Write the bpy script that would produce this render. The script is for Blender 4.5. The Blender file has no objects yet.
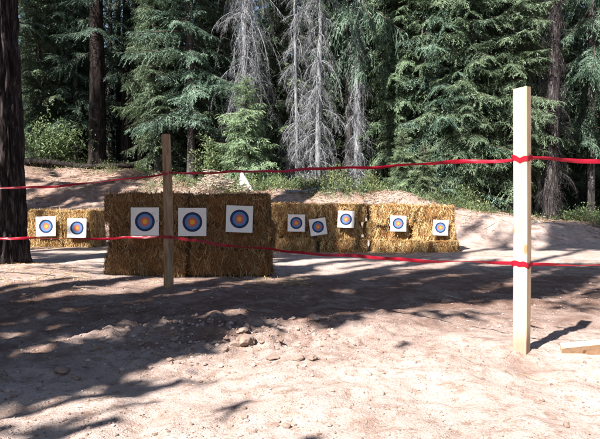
import bpy, math, random
import numpy as np
from math import sin, cos, pi, radians

random.seed(7)
RNG = np.random.default_rng(7)
scene = bpy.context.scene
COL = scene.collection

# ------------------------------------------------------------------ camera
CAM_H, PITCH, F = 1.2, radians(2.34), 600.0          # F in pixels of the 600 px wide photo
cam_d = bpy.data.cameras.new('camera')
cam = bpy.data.objects.new('camera', cam_d)
COL.objects.link(cam)
cam_d.sensor_width = 36.0
cam_d.lens = 36.0
cam_d.clip_start, cam_d.clip_end = 0.05, 600
cam.location = (0, 0, CAM_H)
cam.rotation_euler = (pi/2 - PITCH, 0, 0)
scene.camera = cam


def ray(px, py):
    x, y = (px - 300)/F, (219.5 - py)/F
    return np.array([x, cos(PITCH) + y*sin(PITCH), -sin(PITCH) + y*cos(PITCH)])


def at(px, py, Y):
    d = ray(px, py)
    return d*(Y/d[1]) + np.array([0, 0, CAM_H])


def project(P):
    """world points -> photo pixels"""
    P = np.asarray(P, float)
    x, y, z = P[..., 0], P[..., 1], P[..., 2] - CAM_H
    dep = y*cos(PITCH) - z*sin(PITCH)
    up = y*sin(PITCH) + z*cos(PITCH)
    dep_s = np.where(dep > 0.05, dep, 0.05)
    return 300 + F*x/dep_s, 219.5 - F*up/dep_s, dep


# ------------------------------------------------------------------ noise
def vnoise(x, y, z=0.0, seed=0):
    x, y, z = np.broadcast_arrays(np.asarray(x, float), np.asarray(y, float), np.asarray(z, float))
    xi, yi, zi = np.floor(x).astype(np.int64), np.floor(y).astype(np.int64), np.floor(z).astype(np.int64)
    fx, fy, fz = x - xi, y - yi, z - zi
    fx, fy, fz = fx*fx*(3-2*fx), fy*fy*(3-2*fy), fz*fz*(3-2*fz)
    M = 0xffffffff

    def h(a, b, c):
        v = (a*374761393 + b*668265263 + c*2147483647 + seed*144269504) & M
        v = ((v ^ (v >> 13))*1274126177) & M
        v = ((v ^ (v >> 15))*668265263) & M
        return ((v ^ (v >> 16)) & 0xffff)/65535.0
    r = 0
    for dx in (0, 1):
        for dy in (0, 1):
            for dz in (0, 1):
                w = (fx if dx else 1-fx)*(fy if dy else 1-fy)*(fz if dz else 1-fz)
                r = r + w*h(xi+dx, yi+dy, zi+dz)
    return r*2 - 1


def vnoise2(x, y, seed=0):
    x, y = np.broadcast_arrays(np.asarray(x, float), np.asarray(y, float))
    xi, yi = np.floor(x).astype(np.int64), np.floor(y).astype(np.int64)
    fx, fy = x - xi, y - yi
    fx, fy = fx*fx*(3-2*fx), fy*fy*(3-2*fy)
    M = 0xffffffff

    def h(a, b):
        v = (a*374761393 + b*668265263 + seed*144269504) & M
        v = ((v ^ (v >> 13))*1274126177) & M
        v = ((v ^ (v >> 15))*668265263) & M
        return ((v ^ (v >> 16)) & 0xffff)/65535.0
    return (((1-fx)*(1-fy)*h(xi, yi) + fx*(1-fy)*h(xi+1, yi)
             + (1-fx)*fy*h(xi, yi+1) + fx*fy*h(xi+1, yi+1))*2 - 1)


def fbm2(x, y, seed=0, octaves=4, gain=0.5):
    r, a, f = 0, 1.0, 1.0
    for k in range(octaves):
        r = r + a*vnoise2(x*f + 13.7*k, y*f - 7.1*k, seed + k)
        a *= gain
        f *= 2.03
    return r


# ------------------------------------------------------------------ terrain
def sstep(t):
    t = np.clip(t, 0, 1)
    return t*t*(3 - 2*t)


CREST_X = [-40, -12, -9, -6, -3.3, 0, 2.0, 2.7, 4.1, 5.9, 8, 12, 40]
CREST_Z = [2.6, 2.5, 2.3, 2.0, 1.48, 1.28, 1.26, 1.27, 0.90, 0.58, 0.30, 0.2, 0.2]


def gz(X, Y, fine=True):
    X, Y = np.asarray(X, float), np.asarray(Y, float)
    hc = np.interp(X, CREST_X, CREST_Z)
    ye = np.interp(X, [-5, -2.5, 2, 5], [21.5, 17.3, 17.0, 15.6])
    ys = np.interp(X, [-5, -2, 0, 5], [14.4, 14.2, 13.6, 13.6])
    z = hc*sstep((Y - ys)/(ye - ys))
    z = z + np.clip(Y - 58, 0, 75)*0.40*sstep((Y-58)/10)
    # loose bank lumps
    lump = sstep((Y - 14)/2)*(1 - sstep((Y - 30)/6))
    z = z + lump*0.13*fbm2(X*0.55, Y*0.55, 3, 3)
    z = z + lump*0.055*fbm2(X*2.1, Y*2.1, 5, 3)
    # root mound by the big trunk, low berm across the foreground
    z = z + 0.15*np.exp(-(((X + 4.2)/1.3)**2 + ((Y - 8.9)/1.1)**2))
    yc = 5.45 + 0.18*X
    z = z + 0.06*np.exp(-((Y - yc)/0.55)**2)*np.exp(-((X - 0.2)/1.9)**2)
    if fine:
        near = np.exp(-np.clip(Y - 6, 0, 99)/6.0)
        z = z + 0.034*near*fbm2(X*1.05, Y*1.05, 11, 3)
        z = z + near*0.013*fbm2(X*3.6, Y*3.6, 23, 3)
        z = z + near*0.0055*fbm2(X*10, Y*10, 31, 3, .6)
        z = z + 0.045*np.exp(-((X-1.66)**2 + (Y-4.46)**2)/.022)*(1 + .5*fbm2(X*14, Y*14, 33, 2)) + 0.04*np.exp(-((X+1.68)**2 + (Y-7.66)**2)/.03)
        clod = np.exp(-(((X + 0.75)/1.5)**2 + ((Y - 5.2)/0.8)**2))
        z = z + clod*0.065*np.abs(fbm2(X*5.0, Y*5.0, 41, 4, .6))
        # hollows scuffed by boots
        pit = np.clip(fbm2(X*2.3, Y*2.3, 57, 2) - 0.45, 0, 1)
        z = z - near*0.07*pit
    return z


def gz1(x, y):
    return float(gz(np.array([x]), np.array([y]))[0])


def ground_hit(px, py):
    d = ray(px, py)
    t = 0.5
    while t < 120:
        p = d*t
        if p[2] + CAM_H <= gz1(p[0], p[1]):
            break
        t += 0.02*max(1, t*0.1)
    return p[0], p[1]


# ------------------------------------------------------------------ object helpers
def tag(o, label=None, cat=None, group=None, kind=None):
    if label: o['label'] = label
    if cat: o['category'] = cat
    if group: o['group'] = group
    if kind: o['kind'] = kind
    return o


def empty(name, loc, rz=0):
    o = bpy.data.objects.new(name, None)
    o.empty_display_size = 0.2
    COL.objects.link(o)
    o.location = loc
    o.rotation_euler = (0, 0, rz)
    return o


def link(name, me, parent=None):
    o = bpy.data.objects.new(name, me)
    COL.objects.link(o)
    if parent: o.parent = parent
    return o


def mesh(name, V, Fc, mats, smooth=False, mi=None):
    """V (n,3); Fc (m,k) int array (k = 3 or 4) or list of such arrays"""
    me = bpy.data.meshes.new(name)
    V = np.asarray(V, np.float32).reshape(-1, 3)
    if not isinstance(Fc, list): Fc = [Fc]
    Fc = [np.asarray(f, np.int64) for f in Fc if len(f)]
    me.vertices.add(len(V))
    me.vertices.foreach_set('co', V.ravel())
    tot = np.concatenate([np.full(len(f), f.shape[1]) for f in Fc])
    idx = np.concatenate([f.ravel() for f in Fc]).astype(np.int32)
    me.loops.add(len(idx))
    me.loops.foreach_set('vertex_index', idx)
    me.polygons.add(len(tot))
    st = np.concatenate([[0], np.cumsum(tot)[:-1]]).astype(np.int32)
    me.polygons.foreach_set('loop_start', st)
    if mi is not None:
        me.polygons.foreach_set('material_index', np.asarray(mi, np.int32))
    if not isinstance(mats, (list, tuple)): mats = [mats]
    for m in mats: me.materials.append(m)
    me.polygons.foreach_set('use_smooth', np.full(len(tot), bool(smooth)))
    me.update(calc_edges=True)
    me.validate()
    return me


def quads_mesh(name, Q, mats, mi=None):
    """Q (n,4,3): loose quads"""
    n = len(Q)
    return mesh(name, Q.reshape(-1, 3), np.arange(n*4).reshape(n, 4), mats, False, mi)


class MB:
    """collects tubes, boxes and quads into one mesh"""
    def __init__(self):
        self.V, self.F4, self.F3, self.n = [], [], [], 0

    def add(self, V, F4=None, F3=None):
        V = np.asarray(V, float).reshape(-1, 3)
        if F4 is not None and len(F4): self.F4.append(np.asarray(F4) + self.n)
        if F3 is not None and len(F3): self.F3.append(np.asarray(F3) + self.n)
        self.V.append(V)
        self.n += len(V)

    def tube(self, P, R, sides=8, cap=True):
        P = np.asarray(P, float)
        R = np.broadcast_to(np.asarray(R, float), (len(P),))
        T = np.gradient(P, axis=0)
        T /= np.linalg.norm(T, axis=1, keepdims=True) + 1e-9
        ref = np.array([0, 0, 1.0]) if abs(T[:, 2]).mean() < 0.9 else np.array([1.0, 0, 0])
        A = np.cross(T, ref)
        A /= np.linalg.norm(A, axis=1, keepdims=True) + 1e-9
        B = np.cross(T, A)
        th = np.arange(sides)*2*pi/sides
        V = (P[:, None] + R[:, None, None]*(cos_(th)[None, :, None]*A[:, None] + sin_(th)[None, :, None]*B[:, None]))
        n = len(P)
        i, j = np.meshgrid(np.arange(n-1), np.arange(sides), indexing='ij')
        j2 = (j+1) % sides
        F = np.stack([i*sides+j, i*sides+j2, (i+1)*sides+j2, (i+1)*sides+j], -1).reshape(-1, 4)
        V = V.reshape(-1, 3)
        F3 = None
        if cap:
            V = np.vstack([V, P[0], P[-1]])
            a, b = n*sides, n*sides+1
            k = np.arange(sides)
            F3 = np.vstack([np.stack([np.full(sides, a), (k+1) % sides, k], -1),
                            np.stack([np.full(sides, b), (n-1)*sides+k, (n-1)*sides+(k+1) % sides], -1)])
        self.add(V, F, F3)

    def build(self, name, mats, parent=None, smooth=True):
        return link(name, self.me(name, mats, smooth), parent)

    def me(self, name, mats, smooth=True):
        f = []
        if self.F4: f.append(np.vstack(self.F4))
        if self.F3: f.append(np.vstack(self.F3))
        return mesh(name, np.vstack(self.V), f, mats, smooth)


cos_, sin_ = np.cos, np.sin


# ------------------------------------------------------------------ materials
def mat(name):
    m = bpy.data.materials.new(name)
    m.use_nodes = True
    nt = m.node_tree
    nt.nodes.clear()
    out = nt.nodes.new('ShaderNodeOutputMaterial')
    return m, nt, out


def N(nt, t, **kw):
    n = nt.nodes.new(t)
    for k, v in kw.items():
        if k.startswith('i_'):
            n.inputs[k[2:].replace('_', ' ')].default_value = v
        else:
            setattr(n, k, v)
    return n


def ramp(nt, fac, stops):
    r = nt.nodes.new('ShaderNodeValToRGB')
    e = r.color_ramp.elements
    while len(e) < len(stops): e.new(0.5)
    for k, (p, c) in enumerate(stops):
        e[k].position = p
        e[k].color = (*c, 1)
    nt.links.new(fac, r.inputs[0])
    return r.outputs[0]


def noise(nt, co, scale, detail=4, rough=0.6, dist=0.0):
    n = N(nt, 'ShaderNodeTexNoise')
    n.inputs['Scale'].default_value = scale
    n.inputs['Detail'].default_value = detail
    n.inputs['Roughness'].default_value = rough
    n.inputs['Distortion'].default_value = dist
    if co is not None: nt.links.new(co, n.inputs['Vector'])
    return n.outputs['Fac']


def mixc(nt, fac, a, b, mode='MIX'):
    m = N(nt, 'ShaderNodeMix', data_type='RGBA', blend_type=mode)
    for sock, v in ((m.inputs[0], fac), (m.inputs[6], a), (m.inputs[7], b)):
        if hasattr(v, 'is_output'): nt.links.new(v, sock)
        elif isinstance(v, (int, float)): sock.default_value = v
        else: sock.default_value = (*v, 1)
    return m.outputs[2]


def maprange(nt, v, a, b, c=0.0, d=1.0):
    m = N(nt, 'ShaderNodeMapRange')
    nt.links.new(v, m.inputs[0])
    for k, x in enumerate((a, b, c, d)): m.inputs[k+1].default_value = x
    return m.outputs[0]


def principled(nt, out, color, rough=0.85, bump=None, bump_d=0.01, spec=0.25):
    p = N(nt, 'ShaderNodeBsdfPrincipled')
    if hasattr(color, 'is_output'): nt.links.new(color, p.inputs['Base Color'])
    else: p.inputs['Base Color'].default_value = (*color, 1)
    p.inputs['Roughness'].default_value = rough
    p.inputs['Specular IOR Level'].default_value = spec
    if bump is not None:
        b = N(nt, 'ShaderNodeBump')
        b.inputs['Distance'].default_value = bump_d
        b.inputs['Strength'].default_value = 1.0
        nt.links.new(bump, b.inputs['Height'])
        nt.links.new(b.outputs[0], p.inputs['Normal'])
    nt.links.new(p.outputs[0], out.inputs['Surface'])
    return p


def objco(nt, scale=(1, 1, 1)):
    t = N(nt, 'ShaderNodeTexCoord')
    mp = N(nt, 'ShaderNodeMapping')
    mp.inputs['Scale'].default_value = scale
    nt.links.new(t.outputs['Object'], mp.inputs['Vector'])
    return mp.outputs[0]


def m_ground():
    m, nt, out = mat('bare dirt')
    co = objco(nt)
    big = noise(nt, co, 0.7, 5, 0.6, 0.4)
    c = ramp(nt, big, [(0.30, (0.35, 0.268, 0.236)), (0.5, (0.425, 0.338, 0.303)), (0.7, (0.49, 0.405, 0.368))])
    mid = noise(nt, co, 9, 5, 0.7)
    c = mixc(nt, maprange(nt, mid, 0.50, 0.66), c, (0.25, 0.18, 0.145))
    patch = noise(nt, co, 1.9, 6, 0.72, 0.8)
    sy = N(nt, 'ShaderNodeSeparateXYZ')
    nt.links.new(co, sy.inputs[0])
    # browner turned soil across the middle, darkened further to deepen the shade; redder earth on the bank
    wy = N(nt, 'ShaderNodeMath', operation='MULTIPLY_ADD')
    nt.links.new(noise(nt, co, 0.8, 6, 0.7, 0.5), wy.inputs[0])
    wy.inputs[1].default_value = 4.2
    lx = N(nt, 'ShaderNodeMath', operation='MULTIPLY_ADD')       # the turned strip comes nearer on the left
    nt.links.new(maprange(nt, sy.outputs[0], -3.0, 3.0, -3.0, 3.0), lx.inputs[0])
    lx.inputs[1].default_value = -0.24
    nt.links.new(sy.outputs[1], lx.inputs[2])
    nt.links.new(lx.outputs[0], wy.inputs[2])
    turned_shade = N(nt, 'ShaderNodeMath', operation='MULTIPLY')
    nt.links.new(maprange(nt, wy.outputs[0], 5.9, 7.9), turned_shade.inputs[0])
    nt.links.new(maprange(nt, wy.outputs[0], 12.2, 10.2), turned_shade.inputs[1])
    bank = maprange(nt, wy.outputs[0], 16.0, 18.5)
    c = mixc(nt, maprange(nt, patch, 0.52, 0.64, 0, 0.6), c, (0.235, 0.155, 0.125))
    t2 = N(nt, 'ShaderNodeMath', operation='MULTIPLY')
    nt.links.new(turned_shade.outputs[0], t2.inputs[0])
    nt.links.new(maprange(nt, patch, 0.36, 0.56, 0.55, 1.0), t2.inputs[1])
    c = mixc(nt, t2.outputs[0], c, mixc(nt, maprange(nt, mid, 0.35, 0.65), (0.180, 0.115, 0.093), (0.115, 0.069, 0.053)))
    b2 = N(nt, 'ShaderNodeMath', operation='MULTIPLY')
    nt.links.new(bank, b2.inputs[0])
    nt.links.new(maprange(nt, patch, 0.36, 0.58, 0.5, 1.0), b2.inputs[1])
    c = mixc(nt, b2.outputs[0], c, mixc(nt, maprange(nt, mid, 0.4, 0.6), (0.26, 0.175, 0.14), (0.15, 0.098, 0.074)))
    fine = noise(nt, co, 70, 3, 0.7)
    c = mixc(nt, maprange(nt, fine, 0.57, 0.70, 0, 0.9), c, (0.15, 0.10, 0.078))
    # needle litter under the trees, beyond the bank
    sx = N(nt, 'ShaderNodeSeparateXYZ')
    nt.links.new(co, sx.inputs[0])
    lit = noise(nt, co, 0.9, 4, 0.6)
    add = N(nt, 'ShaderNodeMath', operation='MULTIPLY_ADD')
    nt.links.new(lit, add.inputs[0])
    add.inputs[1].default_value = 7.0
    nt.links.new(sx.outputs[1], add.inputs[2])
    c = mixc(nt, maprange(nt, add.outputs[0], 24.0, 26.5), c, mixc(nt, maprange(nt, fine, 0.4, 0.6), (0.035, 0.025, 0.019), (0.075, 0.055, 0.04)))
    h = N(nt, 'ShaderNodeMath', operation='MULTIPLY_ADD')
    nt.links.new(noise(nt, co, 28, 6, 0.75), h.inputs[0])
    h.inputs[1].default_value = 1.0
    nt.links.new(fine, h.inputs[2])
    principled(nt, out, c, 0.95, h.outputs[0], 0.014, 0.1)
    return m


def m_foliage(name, dark, light, trans=0.28):
    m, nt, out = mat(name)
    g = N(nt, 'ShaderNodeNewGeometry')
    t = N(nt, 'ShaderNodeTexCoord')
    clump = noise(nt, t.outputs['Object'], 1.3, 2, 0.5)
    mx = N(nt, 'ShaderNodeMath', operation='MULTIPLY_ADD')
    nt.links.new(g.outputs['Random Per Island'], mx.inputs[0])
    mx.inputs[1].default_value = 0.75
    k = maprange(nt, clump, 0.35, 0.65, -0.2, 0.4)
    nt.links.new(k, mx.inputs[2])
    c = mixc(nt, mx.outputs[0], dark, light)
    oi = N(nt, 'ShaderNodeObjectInfo')
    hs = N(nt, 'ShaderNodeHueSaturation')
    nt.links.new(maprange(nt, oi.outputs['Random'], 0, 1, 0.482, 0.512), hs.inputs['Hue'])
    nt.links.new(maprange(nt, oi.outputs['Random'], 0, 1, 0.8, 1.2), hs.inputs['Value'])
    nt.links.new(c, hs.inputs['Color'])
    p = N(nt, 'ShaderNodeBsdfPrincipled')
    p.inputs['Roughness'].default_value = 0.55
    p.inputs['Specular IOR Level'].default_value = 0.35
    nt.links.new(hs.outputs[0], p.inputs['Base Color'])
    tr = N(nt, 'ShaderNodeBsdfTranslucent')
    nt.links.new(hs.outputs[0], tr.inputs['Color'])
    ms = N(nt, 'ShaderNodeMixShader')
    ms.inputs[0].default_value = trans
    nt.links.new(p.outputs[0], ms.inputs[1])
    nt.links.new(tr.outputs[0], ms.inputs[2])
    nt.links.new(ms.outputs[0], out.inputs['Surface'])
    return m


def m_bark(name, a, b, c3, scale=6, lich=None, bump=0.02):
    m, nt, out = mat(name)
    co = objco(nt, (scale, scale, scale*0.16))
    n1 = noise(nt, co, 2.2, 6, 0.65, 0.6)
    c = ramp(nt, n1, [(0.36, a), (0.52, b), (0.68, c3)])
    if lich:
        l = noise(nt, objco(nt), 3.1, 6, 0.75)
        c = mixc(nt, maprange(nt, l, 0.56, 0.66, 0, 0.8), c, lich)
    principled(nt, out, c, 0.95, n1, bump, 0.1)
    return m


def m_straw(name, stops, k=1.0):
    m, nt, out = mat(name)
    g = N(nt, 'ShaderNodeNewGeometry')
    c = ramp(nt, g.outputs['Random Per Island'], stops)
    cl = noise(nt, objco(nt), 5.0, 3, 0.6)
    c = mixc(nt, maprange(nt, cl, 0.45, 0.66, 0, 0.75), c, (0.26*k, 0.105*k, 0.028*k))
    p = principled(nt, out, c, 0.6, None, 0, 0.3)
    return m


def m_plain(name, color, rough=0.8, var=0.15, scale=8, bump=0.0, spec=0.25):
    m, nt, out = mat(name)
    co = objco(nt)
    n = noise(nt, co, scale, 5, 0.65)
    lo = tuple(v*(1-var) for v in color)
    hi = tuple(min(1, v*(1+var)) for v in color)
    c = ramp(nt, n, [(0.3, lo), (0.7, hi)])
    principled(nt, out, c, rough, n if bump else None, bump, spec)
    return m


def m_lumber(name='fresh sawn lumber', foot=False):
    m, nt, out = mat(name)
    co = objco(nt, (26, 26, 1.3))
    n = noise(nt, co, 1.6, 5, 0.6, 0.8)
    c = ramp(nt, n, [(0.30, (0.50, 0.33, 0.19)), (0.48, (0.64, 0.47, 0.31)), (0.68, (0.70, 0.55, 0.39))])
    k = N(nt, 'ShaderNodeTexVoronoi')
    k.inputs['Scale'].default_value = 1.0
    nt.links.new(objco(nt, (9, 9, 3.1)), k.inputs['Vector'])
    c = mixc(nt, maprange(nt, k.outputs['Distance'], 0.10, 0.16, 0.8, 0.0), c, (0.25, 0.12, 0.05))
    if foot:        # dirt rubbed into the lowest hand's breadth, and handling marks
        sz = N(nt, 'ShaderNodeSeparateXYZ')
        oc = objco(nt)
        nt.links.new(oc, sz.inputs[0])
        ad = N(nt, 'ShaderNodeMath', operation='MULTIPLY_ADD')
        nt.links.new(noise(nt, oc, 14, 4, 0.7), ad.inputs[0])
        ad.inputs[1].default_value = -0.22
        nt.links.new(sz.outputs[2], ad.inputs[2])
        c = mixc(nt, maprange(nt, ad.outputs[0], 0.06, -0.06, 0, 0.8), c, (0.26, 0.175, 0.135))
        c = mixc(nt, maprange(nt, noise(nt, objco(nt, (7, 7, 2.2)), 1.4, 6, 0.7), 0.60, 0.72, 0, 0.55), c, (0.30, 0.20, 0.13))
    principled(nt, out, c, 0.75, n, 0.002, 0.2)
    return m


def m_ribbon():
    m, nt, out = mat('red flagging tape')
    n = noise(nt, objco(nt), 6, 3)
    c = ramp(nt, n, [(0.3, (0.30, 0.006, 0.020)), (0.7, (0.42, 0.011, 0.036))])
    p = N(nt, 'ShaderNodeBsdfPrincipled')
    nt.links.new(c, p.inputs['Base Color'])
    p.inputs['Roughness'].default_value = 0.38
    tr = N(nt, 'ShaderNodeBsdfTranslucent')
    nt.links.new(c, tr.inputs['Color'])
    ms = N(nt, 'ShaderNodeMixShader')
    ms.inputs[0].default_value = 0.4
    nt.links.new(p.outputs[0], ms.inputs[1])
    nt.links.new(tr.outputs[0], ms.inputs[2])
    nt.links.new(ms.outputs[0], out.inputs['Surface'])
    return m


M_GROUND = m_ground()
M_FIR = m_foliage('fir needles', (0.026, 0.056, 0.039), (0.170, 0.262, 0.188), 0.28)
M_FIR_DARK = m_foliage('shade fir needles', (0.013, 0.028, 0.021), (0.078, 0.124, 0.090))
M_FIR_WARM = m_foliage('yellowish fir needles', (0.036, 0.062, 0.037), (0.180, 0.250, 0.145), 0.28)  # yellower needle tone for some of the firs
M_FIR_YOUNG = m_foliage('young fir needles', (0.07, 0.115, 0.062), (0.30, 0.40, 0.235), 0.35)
M_SHRUB = m_foliage('shrub leaves', (0.085, 0.14, 0.06), (0.25, 0.33, 0.16), 0.35)
M_SHRUB_G = m_foliage('low brush leaves', (0.045, 0.075, 0.035), (0.15, 0.20, 0.09), 0.3)
M_SHRUB_Y = m_foliage('pale shrub leaves', (0.11, 0.14, 0.055), (0.26, 0.28, 0.13), 0.35)
M_BARK = m_bark('dark furrowed bark', (0.008, 0.006, 0.006), (0.028, 0.022, 0.022), (0.10, 0.085, 0.085), 9, None, 0.03)
M_BARK_GREY = m_bark('grey lichened bark', (0.03, 0.026, 0.026), (0.08, 0.072, 0.072), (0.17, 0.16, 0.165), 7, (0.20, 0.20, 0.20))
M_BARK_DARK = m_bark('brown fir bark', (0.008, 0.006, 0.006), (0.022, 0.017, 0.016), (0.055, 0.045, 0.043), 7, (0.07, 0.065, 0.065))
M_BARK_PEEL = m_bark('peeling strips of bark', (0.014, 0.011, 0.011), (0.035, 0.030, 0.030), (0.16, 0.15, 0.155), 9, None, 0.03)
M_DEAD = m_bark('weathered dead wood', (0.09, 0.092, 0.10), (0.20, 0.207, 0.225), (0.34, 0.352, 0.375), 9, (0.27, 0.282, 0.305), 0.008)
M_TWIG = m_plain('fir branch wood', (0.07, 0.052, 0.042), 0.9, 0.4, 6)
M_STRAW = m_straw('golden straw', [(0.0, (0.15, 0.065, 0.018)), (0.3, (0.36, 0.19, 0.055)), (0.6, (0.60, 0.42, 0.17)), (1.0, (0.80, 0.68, 0.42))])
M_STRAW_SHADE = m_straw('shade-darkened brown straw', [(0.0, (0.075, 0.037, 0.015)), (0.35, (0.185, 0.098, 0.040)), (0.7, (0.32, 0.19, 0.085)), (1.0, (0.52, 0.37, 0.19))], 0.8)  # brown straw for the near wall, its shade put into the colour
M_STRAW_IN = m_plain('packed straw', (0.15, 0.07, 0.024), 0.9, 0.5, 14, 0.02)
M_POLE = m_bark('peeled pole wood', (0.17, 0.105, 0.065), (0.30, 0.20, 0.13), (0.40, 0.285, 0.195), 9, None, 0.004)
M_LUMBER = m_lumber()
M_POST = m_lumber('sawn lumber post', True)
M_RIBBON = m_ribbon()
M_STONE = m_plain('dusty stone', (0.235, 0.17, 0.14), 0.92, 0.3, 9, 0.012, 0.15)
def m_crumb():
    m, nt, out = mat('crumbs of earth')
    g = N(nt, 'ShaderNodeNewGeometry')
    c = ramp(nt, g.outputs['Random Per Island'], [(0.0, (0.15, 0.10, 0.08)), (0.5, (0.26, 0.19, 0.16)), (1.0, (0.42, 0.345, 0.31))])
    principled(nt, out, c, 0.95, None, 0, 0.1)
    return m


M_CRUMB = m_crumb()
M_PAPER = m_plain('target paper', (0.78, 0.77, 0.75), 0.7, 0.04, 6)
M_T_BLACK = m_plain('target black ring', (0.018, 0.028, 0.085), 0.6, 0.1)
M_T_BLUE = m_plain('target blue ring', (0.085, 0.20, 0.43), 0.6, 0.06)
M_T_RED = m_plain('target red ring', (0.46, 0.13, 0.10), 0.6, 0.06)
M_T_GOLD = m_plain('target gold centre', (0.76, 0.33, 0.05), 0.6, 0.05)
M_SHEET = m_plain('white plastic sheet', (0.80, 0.81, 0.82), 0.5, 0.04)
M_STICK = m_plain('pale dead sticks', (0.42, 0.35, 0.29), 0.9, 0.35, 11)
M_DEBRIS = m_straw('forest litter', [(0.0, (0.07, 0.05, 0.035)), (0.45, (0.20, 0.15, 0.11)), (0.8, (0.38, 0.31, 0.25)), (1.0, (0.50, 0.44, 0.38))])

# ------------------------------------------------------------------ light
SUN_EL = radians(49.5)
SUN_H = np.array([-0.655, -0.756])
LDIR = np.array([SUN_H[0]*cos(SUN_EL), SUN_H[1]*cos(SUN_EL), sin(SUN_EL)])     # towards the sun
sl = bpy.data.lights.new('sun', 'SUN')
sl.energy = 5.0
sl.angle = radians(0.5)
sl.color = (1.0, 0.945, 0.88)
so = bpy.data.objects.new('sun', sl)
COL.objects.link(so)
so.location = (-30, -34, 50)
from mathutils import Vector, Matrix
so.rotation_euler = Vector(-LDIR).to_track_quat('-Z', 'Y').to_euler()
w = bpy.data.worlds.new('World')
scene.world = w
w.use_nodes = True
wn = w.node_tree
bg = wn.nodes['Background']
sky = wn.nodes.new('ShaderNodeTexSky')
sky.sky_type = 'NISHITA'
sky.sun_disc = False
sky.sun_elevation = SUN_EL
sky.sun_rotation = math.atan2(SUN_H[0], SUN_H[1])
wn.links.new(sky.outputs[0], bg.inputs[0])
bg.inputs[1].default_value = 0.05
vs = scene.view_settings
vs.view_transform = 'Standard'
vs.look = 'None'
vs.exposure = 1.75
vs.gamma = 1.0
vs.use_curve_mapping = False
scene.cycles.max_bounces = 6
scene.cycles.diffuse_bounces = 3
scene.cycles.transmission_bounces = 4
scene.cycles.use_denoising = True
scene.cycles.caustics_reflective = False
scene.cycles.caustics_refractive = False


# ------------------------------------------------------------------ ground sheet
def axis(a0, a1, step, far0, far1, grow=1.09):
    mid = list(np.arange(a0, a1 + 1e-6, step))
    s, v = step, a1
    up = []
    while v < far1:
        s *= grow
        v += s
        up.append(v)
    s, v = step, a0
    dn = []
    while v > far0:
        s *= grow
        v -= s
        dn.append(v)
    return np.array(dn[::-1] + mid + up)


gx = axis(-4.2, 4.2, 0.022, -170, 170, 1.045)
gy = axis(2.4, 7.6, 0.022, -60, 230, 1.014)
GX, GY = np.meshgrid(gx, gy)
GZ = gz(GX, GY)
ny, nx = GX.shape
ii, jj = np.meshgrid(np.arange(ny-1), np.arange(nx-1), indexing='ij')
gf = np.stack([ii*nx+jj, ii*nx+jj+1, (ii+1)*nx+jj+1, (ii+1)*nx+jj], -1).reshape(-1, 4)
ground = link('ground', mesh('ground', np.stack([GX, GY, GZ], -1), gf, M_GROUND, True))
tag(ground, kind='structure')


# ------------------------------------------------------------------ foliage library
def unit(v):
    return v/(np.linalg.norm(v, axis=-1, keepdims=True) + 1e-9)


def blades(P, D, Nn, L, W, taper=0.35):
    """quads from base P along D with normal Nn"""
    S = unit(np.cross(D, Nn))
    L, W = L[:, None], W[:, None]
    mid = P + D*L
    return np.stack([P - S*W*0.5*0.75, P + S*W*0.5*0.75, mid + S*W*0.5*taper, mid - S*W*0.5*taper], 1)


def fir_branch(L, rng, step2=0.08, step3=0.052, wid=0.028, droop=0.22, sparse=1.0):
    """one flat drooping spray along +X; returns foliage quads and wood polylines"""
    P, D, Nn, Ls, Ws = [], [], [], [], []
    s = np.linspace(0, 1, 9)
    sway = rng.uniform(-.12, .12)
    upt = rng.uniform(.05, .16)

    def axis_pt(t):
        return np.array([L*t*(1-.05*t), sway*L*t*t, L*(-droop*t**1.6 + upt*t**3.5)])
    wood = [(np.array([axis_pt(t) for t in s]), np.interp(s, [0, 1], [0.010+0.007*L, 0.004]))]
    n2 = max(5, int(L/step2))
    for k in range(n2):
        t = 0.10 + 0.90*(k + rng.uniform(0, .8))/n2
        if rng.random() > sparse: continue
        base = axis_pt(t)
        ax = unit(axis_pt(min(1, t+.03)) - axis_pt(t-.03))
        side = 1 if k % 2 else -1
        ang = radians(rng.uniform(42, 66))*(1 - 0.35*t)
        l2 = (L*0.40*(1-t)**0.75*min(1, t*4+.25) + 0.13)*rng.uniform(.7, 1.15)
        lat = unit(np.array([-ax[1], ax[0], 0]))*side
        d2 = unit(ax*cos(ang) + lat*sin(ang) + np.array([0, 0, rng.uniform(-.14, .10)]))
        sag = rng.uniform(.25, .85)

        def p2(u):
            return base + d2*l2*u + np.array([0, 0, -sag*l2*u*u])
        m = max(2, int(l2/step3))
        uu = (np.arange(m) + rng.uniform(0, .7, m))/m
        for q, u in enumerate(uu):
            b = p2(u)
            tan = unit(p2(u+.05) - p2(u-.05))
            lt = unit(np.cross(tan, np.array([0, 0, 1.0])))
            for sd in (1, -1):
                a3 = radians(rng.uniform(35, 65))
                d3 = unit(tan*cos(a3) + lt*sd*sin(a3) + np.array([0, 0, rng.uniform(-.6, .15)]))
                P.append(b)
                D.append(d3)
                Nn.append(np.array([rng.normal(0, .65), rng.normal(0, .65), 1]))
                Ls.append((0.07 + 0.10*(1-u)*min(1, l2*2.5))*rng.uniform(.7, 1.3))
                Ws.append(wid*rng.uniform(.7, 1.25))
        for u0 in np.arange(0, 0.99, 0.34):
            b, e = p2(u0), p2(min(1, u0+.4))
            P.append(b)
            D.append(unit(e-b))
            Nn.append(np.array([rng.normal(0, .3), rng.normal(0, .3), 1]))
            Ls.append(np.linalg.norm(e-b))
            Ws.append(wid*.8)
    Q = blades(np.array(P), np.array(D), unit(np.array(Nn)), np.array(Ls), np.array(Ws))
    return Q, wood


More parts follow.
